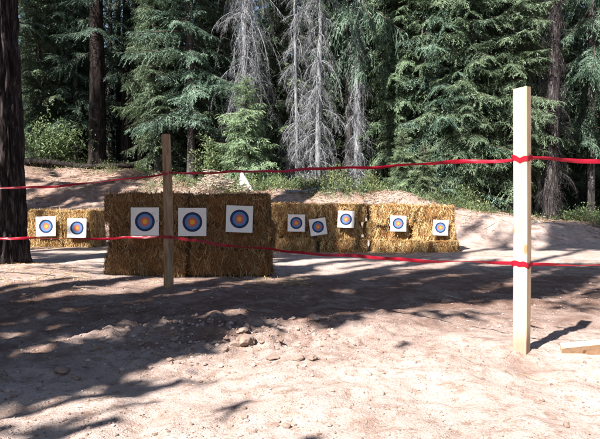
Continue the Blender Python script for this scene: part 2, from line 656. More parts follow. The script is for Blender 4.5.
def dead_branch(L, rng, droop=0.9, hang=1.0):
    """bare arching branch with hanging twigs along +X, all as thin blades"""
    P, D, Nn, Ls, Ws = [], [], [], [], []
    sway = rng.uniform(-.25, .25)
    rise = rng.uniform(.0, .3)

    def ap(t):
        return np.array([L*(t - .22*t*t), sway*L*t*t, L*(rise*t - droop*t**1.9)])
    s = np.linspace(0, 1, 8)
    wood = [(np.array([ap(t) for t in s]), np.interp(s, [0, 1], [0.009+0.005*L, 0.004]))]
    n2 = int(L*40)
    for k in range(n2):
        t = 0.12 + 0.88*rng.random()
        b = ap(t)
        ax = unit(ap(t+.03) - ap(t-.03))
        lat = unit(np.array([-ax[1], ax[0], 0]))*rng.choice([-1, 1])
        d = unit(ax*rng.uniform(.2, .8) + lat*rng.uniform(.15, .8) + np.array([0, 0, rng.uniform(-.7, .25)]))
        l2 = rng.uniform(.12, .48)*(1.1-.4*t)*hang
        w2 = rng.uniform(.004, .012)
        p = b
        for sg in range(3):
            P.append(p)
            D.append(d)
            Nn.append(rng.normal(0, 1, 3))
            Ls.append(l2/3)
            Ws.append(w2*(1-.25*sg))
            p = p + d*l2/3
            d = unit(d + np.array([rng.normal(0, .15), rng.normal(0, .15), -.35]))
            if rng.random() < .8:
                P.append(p)
                D.append(unit(d + rng.normal(0, .6, 3)))
                Nn.append(rng.normal(0, 1, 3))
                Ls.append(l2*rng.uniform(.2, .5))
                Ws.append(w2*.55)
    Q = blades(np.array(P), np.array(D), unit(np.array(Nn)), np.array(Ls), np.array(Ws), .6)
    return Q, wood


LIB = {
    0.7: [fir_branch(0.7, RNG, .06, .042, .024) for _ in range(3)],
    1.3: [fir_branch(1.3, RNG, .07, .048, .027, RNG.uniform(.12, .3)) for _ in range(4)],
    2.1: [fir_branch(2.1, RNG, .08, .052, .029, RNG.uniform(.15, .32)) for _ in range(4)],
    3.0: [fir_branch(3.0, RNG, .09, .058, .031, RNG.uniform(.15, .32)) for _ in range(3)],
}
LIB_LO = {
    1.3: [fir_branch(1.3, RNG, .15, .13, .075, .25) for _ in range(3)],
    2.4: [fir_branch(2.4, RNG, .18, .16, .095, .28) for _ in range(3)],
}
DEADLIB = {1.0: [dead_branch(1.0, RNG, RNG.uniform(.5, 1.1)) for _ in range(5)],
           1.7: [dead_branch(1.7, RNG, RNG.uniform(.5, 1.1)) for _ in range(5)]}


def rotmat(az, pitch, roll):
    cz, sz, cp, sp, cr, sr = cos(az), sin(az), cos(pitch), sin(pitch), cos(roll), sin(roll)
    Rz = np.array([[cz, -sz, 0], [sz, cz, 0], [0, 0, 1]])
    Ry = np.array([[cp, 0, -sp], [0, 1, 0], [sp, 0, cp]])       # +pitch lifts the tip
    Rx = np.array([[1, 0, 0], [0, cr, -sr], [0, sr, cr]])
    return Rz @ Ry @ Rx


def pick(lib, L, rng):
    key = min(lib, key=lambda k: abs(k - L))
    br = lib[key]
    return br[rng.integers(len(br))], L/key


def crown(rng, H, R, z0=0.4, top_r=0.12, gap=0.36, per=5, lo_above=11.0, lib=LIB, lo=LIB_LO, shape=0.85,
          pitch_lo=-0.30, pitch_hi=0.25, trunk_r=0.2, keep=1.0, lean=(0, 0)):
    """foliage quads and wood polylines of a whole crown (tree at the origin)"""
    Qs, Ws = [], []
    z = z0
    while z < H - 0.15:
        f = z/H
        hi = z > lo_above
        n = per if not hi else max(3, per-1)
        a0 = rng.uniform(0, 2*pi)
        for k in range(n):
            if rng.random() > keep: continue
            L = (R*(1-f)**shape + top_r)*rng.uniform(.45, 1.15)
            if f < .15: L *= rng.uniform(.5, 1.0)
            (q, wd), sc = pick(lo if hi else lib, L, rng)
            M = rotmat(a0 + 2*pi*k/n + rng.normal(0, .25), np.interp(f, [0, .55, 1], [pitch_lo, -.02, pitch_hi+.4]) + rng.normal(0, .17), rng.normal(0, .33))*sc
            off = np.array([lean[0]*z, lean[1]*z, z + rng.normal(0, .07)])
            Qs.append(q @ M.T + off)
            for p, r in wd: Ws.append((p @ M.T + off, r))
        z += gap*rng.uniform(.7, 1.3)*(1.5 if hi else 1.0)
    return np.concatenate(Qs), Ws


def trunk_mb(rng, H, r0, r1=0.03, sides=14, flare=0.25, wob=0.05, lean=(0, 0), down=0.35):
    mb = MB()
    n = max(14, int(H*2.2))
    zz = np.concatenate([[-down, 0, .1, .22, .4, .7], np.linspace(1.1, H, n)])
    ph = rng.uniform(0, 6, 2)
    P = np.stack([lean[0]*zz + wob*np.sin(zz*.5+ph[0]) - wob*sin(ph[0]), lean[1]*zz + wob*np.sin(zz*.43+ph[1]) - wob*sin(ph[1]), zz], -1)
    rr = r0*(1 - zz/H*(1-r1/r0))*(1 + flare*np.exp(-np.clip(zz, 0, 99)*3.0))
    mb.tube(P, rr, sides)
    V = mb.V[0]
    k = 1 + .07*vnoise(V[:, 0]*6, V[:, 1]*6, V[:, 2]*1.3, 5)
    ring = len(P)*sides
    C = np.repeat(P, sides, 0)
    V[:ring] = C + (V[:ring]-C)*k[:ring, None]
    return mb


def wood_mb(Ws, sides=4, mb=None):
    mb = mb or MB()
    for p, r in Ws: mb.tube(p, r, sides, False)
    return mb


def limbed_trunk(mb, W, bark, limb=None):
    """a trunk with its limbs as one mesh"""
    n4 = sum(len(f) for f in mb.F4)
    wood_mb(W, 4, mb)
    me = mb.me('trunk', [bark, limb or M_TWIG])
    a = np.zeros(len(me.polygons), np.int32)
    tot4 = sum(len(f) for f in mb.F4)
    a[n4:tot4] = 1
    me.polygons.foreach_set('material_index', a)
    return me


# --- mesh variants shared by the firs (a fir = trunk + branches + foliage)
def variant(seed, H, R, tr, foliage=M_FIR, bark=M_BARK_GREY, **kw):
    rng = np.random.default_rng(seed)
    Q, W = crown(rng, H, R, trunk_r=tr, **kw)
    return dict(foliage=quads_mesh('foliage', Q, foliage), trunk=limbed_trunk(trunk_mb(rng, H, tr), W, bark), Q=Q)


VAR = {
    'broad': variant(101, 17, 2.5, .17, z0=.9, gap=.25, per=6),
    'broad2': variant(102, 17, 2.3, .15, M_FIR_WARM, z0=1.6, gap=.25, per=6, pitch_lo=-.42),
    'slim': variant(103, 16, 1.7, .12, M_FIR_WARM, z0=.7, gap=.24, per=6),
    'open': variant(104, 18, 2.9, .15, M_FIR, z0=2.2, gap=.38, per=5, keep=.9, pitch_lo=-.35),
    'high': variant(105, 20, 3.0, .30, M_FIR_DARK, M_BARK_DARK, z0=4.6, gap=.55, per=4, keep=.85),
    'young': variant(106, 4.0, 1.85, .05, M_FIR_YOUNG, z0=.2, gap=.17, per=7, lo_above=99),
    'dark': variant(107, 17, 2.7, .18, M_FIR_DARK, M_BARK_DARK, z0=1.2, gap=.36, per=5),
}


def place_tree(name, var, px, Y, label, rz, sc=1.0, scz=None, group=None, cat='tree'):
    x = (px - 300)/F*Y
    root = empty(name, (x, Y, gz1(x, Y)), rz)
    root.scale = (sc, sc, scz or sc)
    tag(root, label, cat, group)
    for part in ('trunk', 'foliage'):
        link(part, VAR[var][part], root)
    return root


def dead_tree(px, Y, H, r, label, seed, z0=.8, R=1.5, gap=.22, per=4, material=M_DEAD, lean=(0, 0), topbroken=False, pitch=(-.25, .1), name='dead_tree', tuft=0):
    rng = np.random.default_rng(seed)
    x = (px - 300)/F*Y
    root = empty(name, (x, Y, gz1(x, Y)), 0)
    tag(root, label, 'dead tree')
    mb = trunk_mb(rng, H, r, r*.55 if topbroken else .02, 12, .2, .04, lean)
    Qs, W = [], []
    z = z0
    while z < H-.1:
        for k in range(per):
            if rng.random() < .2: continue
            L = R*(1-.55*z/H)*rng.uniform(.4, 1.15)
            (q, wd), sc = pick(DEADLIB, L, rng)
            M = rotmat(rng.uniform(0, 2*pi), rng.uniform(*pitch), rng.normal(0, .3))*sc
            off = np.array([lean[0]*z, lean[1]*z, z])
            Qs.append(q @ M.T + off)
            for p, rr in wd: W.append((p @ M.T + off, rr))
        z += gap*rng.uniform(.6, 1.4)
    link('twigs', quads_mesh('twigs', np.concatenate(Qs), material), root)
    link('trunk', limbed_trunk(mb, W, material, material), root)
    return root


# ------------------------------------------------------------------ the big foreground trunk
def big_trunk():
    X0, Y0 = at(0, 265, 10.3)[0] - 0.06, 10.3
    root = empty('large_conifer', (X0, Y0, gz1(X0, Y0)))
    tag(root, 'massive conifer with dark furrowed bark standing in the shade beside the two-target straw bales', 'tree')
    rng = np.random.default_rng(55)
    sides, zz = 180, np.concatenate([np.linspace(-.35, 1, 40), np.linspace(1.03, 7, 170), np.linspace(7.3, 24, 50)])
    th = np.arange(sides)*2*pi/sides
    Z, T = np.meshgrid(zz, th, indexing='ij')
    r = .47*(1 - Z/34)*(1 + .16*np.exp(-np.clip(Z+.1, 0, 99)*3.4)*(1+.35*np.sin(T*5+1)))
    cx, cy = np.cos(T), np.sin(T)
    wv = .35*vnoise(cx*3, cy*3, Z*.9, 8)
    rid = np.abs(vnoise((cx+wv*.3)*8.5, (cy+wv*.3)*8.5, Z*.9, 3))
    rid2 = np.abs(vnoise(cx*17, cy*17, Z*2.3, 4))
    rid3 = np.abs(vnoise(cx*30, cy*30, Z*6, 6))
    r = r + .075*np.clip(rid*2.2, 0, 1) + .03*np.clip(rid2*1.5, 0, 1) + .012*rid3 - .05
    lean = -0.008
    V = np.stack([r*cx + lean*Z, r*cy, Z], -1).reshape(-1, 3)
    n = len(zz)
    i, j = np.meshgrid(np.arange(n-1), np.arange(sides), indexing='ij')
    j2 = (j+1) % sides
    fc = np.stack([i*sides+j, i*sides+j2, (i+1)*sides+j2, (i+1)*sides+j], -1).reshape(-1, 4)
    Q, W = crown(rng, 26, 3.6, z0=6.5, gap=.6, per=4, lo_above=0, trunk_r=.4)
    P = Q.mean(1) + np.array(root.location)
    k = shade_keep(P, trunk=False)
    link('foliage', quads_mesh('foliage', Q[k], M_FIR_DARK), root)
    mb = MB()
    mb.add(V, fc)
    link('trunk', limbed_trunk(mb, cull_wood(W, np.array(root.location)), M_BARK), root)
    return root


# ------------------------------------------------------------------ where shade is wanted; tall crowns are culled to cast it
UX = [0, 60, 100, 160, 270, 300, 400, 460, 520, 600]
UYT = [303, 300, 296, 289, 283, 276, 271, 267, 265, 262]
UYB = [343, 348, 352, 352, 340, 322, 306, 302, 301, 304]
SPOTS = [(125, 345, 30, 10, .8), (125, 387, 24, 7, .7), (122, 410, 14, 6, .6), (47, 432, 18, 6, .6), (187, 432, 16, 5, .6), (30, 397, 22, 6, .7),
         (235, 412, 16, 4, .4), (340, 322, 26, 6, .5), (480, 314, 22, 2, .3), (90, 372, 26, 6, .7), (20, 372, 22, 6, .8), (430, 316, 24, 3, .35),
         (395, 350, 14, 4, .14), (455, 345, 10, 4, .12)]


def want_shade(px, py, X, Y):
    """0..1 share of shade wanted at a ground point; crowns are culled to it"""
    yt, yb = np.interp(px, UX, UYT), np.interp(px, UX, UYB)
    # streaks run along the shadow direction
    a = X*SUN_H[0] + Y*SUN_H[1]
    b = X*SUN_H[1] - Y*SUN_H[0]
    st = fbm2(a*.5, b*3.1, 71, 3)
    wob = 5*fbm2(a*1.2, b*1.6, 77, 2)
    s = np.zeros_like(px)
    edge = np.clip((py - yt - wob*.5 + 3)/7, 0, 1)*np.clip((yb + wob*1.6 - py + 4)/np.where(px < 300, 20, 12), 0, 1)
    s = np.where(edge > 0, np.where(st > .36, .06, 1.0)*edge**1.4, s)
    ll = (py >= yb + wob*1.6) & (px < 215) & (py < 405)
    s = np.where(ll, np.where(st + .25*fbm2(a*2, b*3, 79, 2) < -.10, .8, .03), s)
    for (cx, cy, rx, ry, dk) in SPOTS:
        d = ((px-cx)/rx)**2 + ((py-cy)/ry)**2 + .5*wob/5
        s = np.where((d < 1) & (py > yb), np.maximum(s, dk), s)
    s = np.where((py < yt) & (px < 108) & (py > 253) & (py < 275), np.where(st > .3, .1, .85), s)
    s = np.where((py < yt + wob*.5) & (px < 75) & (py >= 270), np.where(st < -.45, .6, .0), s)
    s = np.where((px > 268) & (px < 462) & (py > 251) & (py < 258.5), 1.0, s)
    s = np.where((px > 270) & (px < 600) & (py >= 258.5) & (py < yt), np.where(st < -.62, .6, 0), s)
    far = py <= 251
    s = np.where(far, np.where(px < 140, np.where(fbm2(a*.8, b*3.8, 72, 3) < .22, 1.0, .02), np.where(st < -.35, .5, .03)), s)
    s = np.where((px > 548) & (py > 200) & (py < 249), .95, s)
    s = np.where((px < -25) | (px > 640) | (py > 465), .8, s)
    return s


BALES_LIT = [(-6.3, -4.6, 13.7, 14.4, .9), (0.85, 3.3, 12.5, 13.4, 1.05)]
BALES_SHADE = [(-2.86, -.44, 8.68, 9.3, 1.22), (-.7, .75, 12.5, 13.4, 1.05)]


def shade_keep(P, trunk=True, seed=1):  # keeps only foliage whose shadow lands where shade is wanted
    rng = np.random.default_rng(seed)
    n = len(P)
    D = -LDIR
    keep = np.zeros(n, bool)
    done = np.zeros(n, bool)
    # never hang into the picture
    px, py, dep = project(P)
    vis = (dep > .3) & (px > -40) & (px < 640) & (py > -40)
    done |= vis
    if trunk:
        X0, Y0 = -5.2, 10.3
        rx, ry = X0 - P[:, 0], Y0 - P[:, 1]
        hd = -SUN_H
        t = rx*hd[0] + ry*hd[1]
        d = np.abs(rx*hd[1] - ry*hd[0])
        zc = P[:, 2] - t*math.tan(SUN_EL)
        hit = (~done) & (d < .55) & (t > 0) & (zc > .4) & (zc < 8)
        keep |= hit
        done |= hit
    z0 = 3.3
    t0 = np.maximum((P[:, 2]-z0)/LDIR[2], 0)
    for k in range(90):
        q = P + D*(t0 + k*.05)[:, None]
        X, Y, Z = q[:, 0], q[:, 1], q[:, 2]
        live = ~done
        if not live.any(): break
        # the lit lumber post must stay in the sun
        hit = live & (np.hypot(X-1.655, Y-4.44) < .16) & (Z < 2.0)
        done |= hit
        hit = live & ~done & (np.hypot(X+1.68, Y-7.66) < .15) & (Z < 2.0)
        keep |= hit
        done |= hit
        for bx in BALES_SHADE:
            hit = live & ~done & (X > bx[0]) & (X < bx[1]) & (Y > bx[2]) & (Y < bx[3]) & (Z < bx[4]) & (Z > .04)
            top = hit & (Y > bx[2]+.10) & (Z > bx[4]-.08)
            keep |= hit & (~top | (rng.random(n) < .6))
            done |= hit
        for bx in BALES_LIT:
            hit = live & ~done & (X > bx[0]) & (X < bx[1]) & (Y > bx[2]) & (Y < bx[3]) & (Z < bx[4])
            keep |= hit & (fbm2(X*2+Z, Z*3+5, 91, 2) < -.55)
            done |= hit
        hit = live & ~done & (Y > 19) & (Z > gz(X, Y, False) + .4)
        if hit.any():
            pxx, _, _ = project(q)
            pyy = project(q)[1]
            dk = np.where(fbm2(X*.6, Z*.8 + Y*.3, 61, 2) > .12, .85, .04)
            dk = np.where((pxx > 22) & (pxx < 85) & (pyy > 118), .0, dk)
            keep |= hit & (rng.random(n) < np.where(pxx < 150, dk, .03))
            done |= hit
        hit = live & ~done & (Z <= gz(X, Y, False))
        if hit.any():
            pxx, pyy, dd = project(q[hit])
            s = want_shade(pxx, pyy, X[hit], Y[hit])
            s = np.where(dd < .3, .8, s)
            keep[hit] = rng.random(hit.sum()) < s
            done |= hit
    return keep


def cull_wood(Ws, off):
    mids = np.array([p[len(p)//2] for p, r in Ws]) + off
    tips = np.array([p[-2] for p, r in Ws]) + off
    k = shade_keep(mids, seed=2) & shade_keep(tips, seed=3)
    return [w_ for w_, kk in zip(Ws, k) if kk]


def shade_tree(x, y, H, R, r, label, seed, z0=4.5, gap=.42, per=6, dens=2, shape=.6):  # unseen fir, its crown culled to cast the wanted shade
    rng = np.random.default_rng(seed)
    base = np.array([x, y, gz1(x, y)])
    root = empty('fir_tree', base)
    tag(root, label, 'tree', 'firs around the range')
    mb = trunk_mb(rng, H, r, .05, 14)
    Q, W = crown(rng, H, R, z0=z0, gap=gap, per=per, lo_above=0, shape=shape, pitch_lo=-.25)
    Q = np.concatenate([Q] + [crown(rng, H, R, z0=z0, gap=gap, per=per, lo_above=0, shape=shape, pitch_lo=-.15)[0] for _ in range(dens-1)])
    k = shade_keep(Q.mean(1) + base)
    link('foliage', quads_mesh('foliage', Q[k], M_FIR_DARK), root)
    link('trunk', limbed_trunk(mb, cull_wood(W, base), M_BARK_DARK), root)


big_trunk()
shade_tree(-8.3, -1.2, 27, 4.8, .34, 'tallest fir behind the camera, its crown shading the bare dirt', 201, dens=3, shape=.5)
shade_tree(-8.6, 1.2, 24, 4.2, .30, 'tall fir outside the frame, its crown shading the three-target straw wall', 202, dens=3)
shade_tree(-4.3, .9, 30, 4.6, .16, 'slender fir outside the frame, its crown shading the dirt beyond the lumber post', 204, 6, dens=3, shape=.5)
shade_tree(-13.2, 4.0, 22, 3.8, .28, 'tall fir outside the frame, its crown shading the back of the straw wall', 203, 3.5)
shade_tree(-14.6, 9.6, 24, 4.6, .30, 'tall fir outside the frame, its crown streaking the left bank with shade', 205, 3.5)
shade_tree(-18.4, 10.5, 25, 4.8, .30, 'tall fir outside the frame, shading the firs beyond the left bank', 206, 3.5, dens=3)


def added_wood():
    """added wood, unseen behind and beside the viewer, blocking sky light to darken the shade"""
    rng = np.random.default_rng(910)
    protos = [crown(rng, 21, 3.2, z0=1.5, gap=.7, per=4, lo_above=0)[0] for _ in range(4)]
    Qs = []
    mb = MB()
    for x, y in [(9, -3), (12, 1), (11.5, 5), (14, 9), (15.5, 13), (17, 5), (16, -2), (13, -7), (8, -9), (3, -10), (-2, -12), (-7, -10),
                 (-12, -8), (-13, -3), (-16, 0), (-18, 5), (6, -14), (0, -17), (12, -13), (-10, -15), (-21, 9), (20, 1), (20, 10), (5.5, -6), (-3.5, -8)]:
        x, y = x + rng.uniform(-.7, .7), y + rng.uniform(-.7, .7)
        sc = rng.uniform(.95, 1.3)
        q = protos[rng.integers(4)] @ (rotmat(rng.uniform(0, 6.28), 0, 0)*sc).T + np.array([x, y, gz1(x, y)])
        q = q[shade_keep(q.mean(1))]
        Qs.append(q)
        zz = np.array([-.5, 3, 8, 17])
        if y < 0 and x < 4: continue
        mb.tube(np.stack([np.full(4, x), np.full(4, y), gz1(x, y)+zz], -1), [.22, .19, .13, .04], 8, False)
    Q = np.concatenate(Qs)
    V = np.vstack([Q.reshape(-1, 3)] + mb.V)
    nq = len(Q)
    f = np.vstack([np.arange(nq*4).reshape(nq, 4), np.vstack(mb.F4) + nq*4])
    mi = np.concatenate([np.zeros(nq, int), np.ones(len(f)-nq, int)])
    o = link('sky_block_wood', mesh('sky_block_wood', V, f, [M_FIR_DARK, M_BARK_DARK], False, mi))
    tag(o, 'dark conifer wood added outside the frame to block sky light', 'wood', kind='stuff')


added_wood()  # unseen ring of trees added to cut sky light

# ------------------------------------------------------------------ forest edge
T = place_tree
T('fir_tree', 'broad', 62, 26, 'dim fir filling the gap between the big foreground trunk and the thick dark trunk', .4)
T('fir_tree', 'high', 98, 23, 'tall conifer with a thick near-black trunk, behind the left straw bales', 1.1, 1.12, 1.0)
T('fir_tree', 'high', 127, 23.8, 'conifer with a thinner dark trunk, just beside the thick near-black trunk', 2.6, .72, .9)
T('fir_tree', 'open', 191, 21.5, 'sunlit fir with a pale slender trunk and drooping sprays behind the round pole', 3.9, 1.0)
T('fir_tree', 'young', 246, 19.3, 'small young fir under the dead tree, behind the white peaked sheet', .7, .9)
T('fir_tree', 'dark', 216, 25, 'shadowy fir between the sunlit fir and the small young fir', 2.2)
T('fir_tree', 'dark', 152, 27.5, 'dark fir deep in shade left of the sunlit pale-trunked fir', 5.2, .95)
T('fir_tree', 'slim', 276, 25.5, 'slim fir showing behind the two grey dead trees', 1.9)
T('fir_tree', 'broad2', 338, 25.5, 'bushy fir behind the drooping grey dead tree and the stout pale dead trunk', 4.4)
T('fir_tree', 'high', 379, 22.5, 'dark-trunked conifer right beside the stout pale dead trunk', .3, .55, .8)
T('fir_tree', 'broad2', 404, 21.5, 'bushy green fir just to the right of the stout pale dead trunk', 2.9, .95)
T('fir_tree', 'broad', 447, 20, 'broad sunlit fir rising behind the rightmost straw bales', 1.3, 1.0)
T('fir_tree', 'broad', 495, 21.5, 'broad sunlit fir directly behind the pale lumber post', 4.1, .95)
T('fir_tree', 'open', 524, 24.5, 'open fir in shade behind the peeling dark tree', 5.5, 1.0)
T('fir_tree', 'open', 590, 21, 'fir with bright high boughs over the dark hollow at the right', 2.4, 1.0, 1.55)
T('fir_tree', 'slim', 425, 25, 'slim fir showing between the two broad sunlit firs', 3.3)
T('fir_tree', 'high', 12, 22.5, 'dark fir peeping out behind the big foreground trunk', 3.0)
T('fir_tree', 'slim', 556, 27, 'slim fir deep behind the peeling dark tree', .9)
T('fir_tree', 'young', 424, 17.6, 'knee-high fir sapling growing at the foot of the broad sunlit fir', 2.0, .42)
T('fir_tree', 'young', 402, 18.2, 'chest-high fir sapling right of the dark conifer trunk', 3.0, .5)

T('fir_tree', 'broad2', 468, 19.3, 'fir with low sweeping boughs between the two broad sunlit firs', 5.0, .85)
T('fir_tree', 'slim', 388, 23.8, 'slim sunlit fir close behind the bushy green fir', 4.0, 1.1)
T('fir_tree', 'broad', 364, 26.5, 'broad fir far back above the stout pale dead trunk', .2, 1.0)
T('fir_tree', 'broad2', 512, 19.4, 'fir whose boughs fan out behind the top of the lumber post', 1.7, .9)
T('fir_tree', 'broad', 628, 22.5, 'broad fir mostly cut off by the frame beside the dark hollow', 3.0, 1.0)
T('fir_tree', 'broad2', 168, 23.5, 'fir with lit sprays just behind the top of the round pole', .8, .95)
T('fir_tree', 'open', 76, 24.4, 'open fir with a few sunlit sprays before the thick near-black trunk', 4.6, .85)
T('fir_tree', 'high', 141, 24, 'slender dark-trunked conifer, third in the row of dark trunks behind the left bank', 4.1, .42, .8)
T('fir_tree', 'slim', 283, 22.6, 'slim green fir filling the gap between the grey dead trees and the young fir', 3.1, 1.0)
T('fir_tree', 'open', 349, 20.9, 'fir whose high green boughs hang over the stout pale dead trunk', 2.0, .9, 2.3)
T('fir_tree', 'broad', 604, 25.5, 'broad fir deep behind the dark hollow at the right edge', 1.1, 1.05)
T('fir_tree', 'slim', 572, 24.2, 'slim fir in shade between the peeling tree and the dark hollow', 2.1, 1.05)
T('fir_tree', 'slim', 423, 20.2, 'narrow fir standing forward of the bushy green fir', .5, .95)
T('fir_tree', 'slim', 470, 20.8, 'narrow fir between the two broad sunlit firs, rising above the low sweeping boughs', 2.7, 1.1)
T('fir_tree', 'broad2', 396, 20.8, 'fir with boughs reaching over the dark trunk beside the stout pale dead trunk', 1.2, .9, 1.05)
T('fir_tree', 'slim', 222, 22.6, 'slim shaded fir between the pale-trunked fir and the draped dead tree', 1.9, 1.0)
T('fir_tree', 'slim', 158, 22.2, 'narrow lit fir standing above the round pole', .2, .95)
T('fir_tree', 'broad', 530, 22.6, 'fir crowding in behind the thin bare grey trunk', 4.2, .95)
T('fir_tree', 'slim', 40, 24, 'slim fir right behind the large bright shrub', 2.0, 1.0)
T('fir_tree', 'slim', 82, 27, 'slim fir behind the thick near-black trunk', 2.4, 1.1)
T('fir_tree', 'broad2', 318, 23.5, 'fir filling the space right behind the straight pale dead trunk', 2.4, .9)

dead_tree(247, 21, 18, .13, 'dead tree draped in pale drooping bare branches, above the young fir', 301, z0=3.0, R=2.2, gap=.17, per=5, pitch=(-.7, .0))
dead_tree(318, 20, 17, .12, 'tall dead tree with a straight pale grey trunk and arching twigs', 302, z0=.9, R=1.4, gap=.21, per=5, pitch=(-.6, .1))
dead_tree(297, 20.6, 11, .075, 'thin dead tree beside the straight pale grey one', 303, z0=.5, R=1.1, gap=.2, per=5, pitch=(-.6, .0))
dead_tree(359, 20.4, 12, .17, 'stout pale grey dead trunk with ragged bark, right beside a dark trunk', 304, z0=.4, R=.95, gap=.13, per=5, lean=(-.01, 0), pitch=(-.9, -.2))
dead_tree(551, 18.6, 14, .24, 'dark peeling tree with hanging bare twigs, just right of the lumber post', 305, z0=.9, R=1.1, gap=.22, per=4, material=M_BARK_PEEL, pitch=(-1.0, -.3))
dead_tree(536, 20.5, 12, .09, 'thin bare grey trunk between the lumber post and the peeling tree', 306, z0=1.2, R=.9, gap=.4, per=3, material=M_BARK_GREY)
dead_tree(137, 24.5, 9, .07, 'thin leafless pole of a tree in the dark under the firs', 307, z0=1.5, R=.8, gap=.5, per=2, material=M_BARK_DARK)
dead_tree(414, 20.6, 5.2, .07, 'thin short grey trunk with bare twigs amid the bushy green firs', 308, z0=.8, R=.8, gap=.35, per=3, material=M_DEAD)


# --- the wood behind: reads as one dark mass
def far_wood():
    rng = np.random.default_rng(900)
    Qs = []
    mb = MB()
    protos = []
    for k in range(4):
        Q, W = crown(rng, 17, 2.6, z0=1.0, gap=.5, per=5, lo_above=0, keep=.97)
        protos.append(Q)
    pts = []
    for row, Y in enumerate((29, 32, 36, 41, 47, 54, 62, 70)):
        half = Y*.62 + 6
        n = int(2*half/2.7)
        for k in range(n):
            pts.append((-half + 2*half*(k + rng.uniform(.1, .9))/n, Y + rng.uniform(-1.8, 1.8)))
    for x, y in pts:
        q = protos[rng.integers(4)]
        M = rotmat(rng.uniform(0, 6.28), 0, 0)*rng.uniform(.95, 1.35)
        z = gz1(x, y)
        Qs.append(q @ M.T + np.array([x, y, z]))
        zz = np.array([-.5, 3, 8, 15])
        mb.tube(np.stack([np.full(4, x), np.full(4, y), z+zz], -1), [.2, .17, .12, .03], 7, False)
    Q = np.concatenate(Qs)
    V = np.vstack([Q.reshape(-1, 3)] + mb.V)
    nq = len(Q)
    f = np.vstack([np.arange(nq*4).reshape(nq, 4), np.vstack(mb.F4) + nq*4])
    mi = np.concatenate([np.zeros(nq, int), np.ones(len(f)-nq, int)])
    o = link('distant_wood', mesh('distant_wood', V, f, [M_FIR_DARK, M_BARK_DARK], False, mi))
    tag(o, 'dense dark conifer wood closing the view behind the forest edge', 'wood', kind='stuff')


far_wood()


# ------------------------------------------------------------------ shrubs
def shrub(px, Y, w, h, label, material, seed, leaf=.055, n=1500, name='shrub'):
    rng = np.random.default_rng(seed)
    x = (px-300)/F*Y
    root = empty(name, (x, Y, gz1(x, Y)))
    tag(root, label, 'shrub')
    mb = MB()
    P = []
    tips = []
    for k in range(14):
        a = rng.uniform(0, 2*pi)
        rr = w*.5*rng.uniform(.2, 1)
        tip = np.array([cos(a)*rr, sin(a)*rr, h*rng.uniform(.45, 1.0)*(1-.35*(rr/(w*.5))**2)])
        b = np.array([cos(a), sin(a), 0])*.06
        t = np.linspace(0, 1, 5)[:, None]
        pl = b + (tip-b)*t + np.array([0, 0, .12*h])*(t*(1-t))
        mb.tube(pl, np.linspace(.012, .004, 5), 4, False)
        for m in range(n//14):
            u = rng.uniform(.25, 1.05)
            P.append(b + (tip-b)*u + rng.normal(0, .13*w*.6, 3)*np.array([1, 1, .8]))
    P = np.array(P)
    P[:, 2] = np.abs(P[:, 2]) + .02
    D = unit(rng.normal(0, 1, P.shape) + np.array([0, 0, .2]))
    Nn = unit(rng.normal(0, .7, P.shape) + np.array([0, 0, 1]))
    Q = blades(P, D, Nn, rng.uniform(.6, 1.4, len(P))*leaf, rng.uniform(.6, 1.2, len(P))*leaf*.7, .3)
    mb.build('stems', M_TWIG, root)
    link('foliage', quads_mesh('foliage', Q, material), root)


shrub(52, 21.4, 2.6, 1.6, 'large bright green shrub at the foot of the firs beyond the left bank', M_SHRUB, 401, .09, 2600)
shrub(215, 19.6, 1.5, 1.7, 'tall bright green shrub left of the small young fir', M_SHRUB, 402, .08, 2000)
shrub(274, 17.8, .9, .55, 'low green shrub right of the white peaked sheet', M_SHRUB, 403, .05, 1200)
shrub(337, 18.6, 1.3, .95, 'yellowish shrub between the grey dead tree and the stout pale dead trunk', M_SHRUB_Y, 404, .06, 1500)
shrub(371, 18.2, .9, .7, 'yellowish shrub at the foot of the stout pale dead trunk', M_SHRUB_Y, 405, .055, 1100)
shrub(312, 17.6, .8, .42, 'low scrubby plant at the foot of the tall grey dead tree', M_SHRUB_Y, 406, .05, 800)
shrub(583, 18.2, 1.2, .5, 'low green plant in the dark hollow at the right', M_SHRUB, 407, .06, 900)
shrub(462, 18.6, 1.4, .8, 'green shrub on the bank behind the rightmost straw bales', M_SHRUB, 408, .06, 1500)


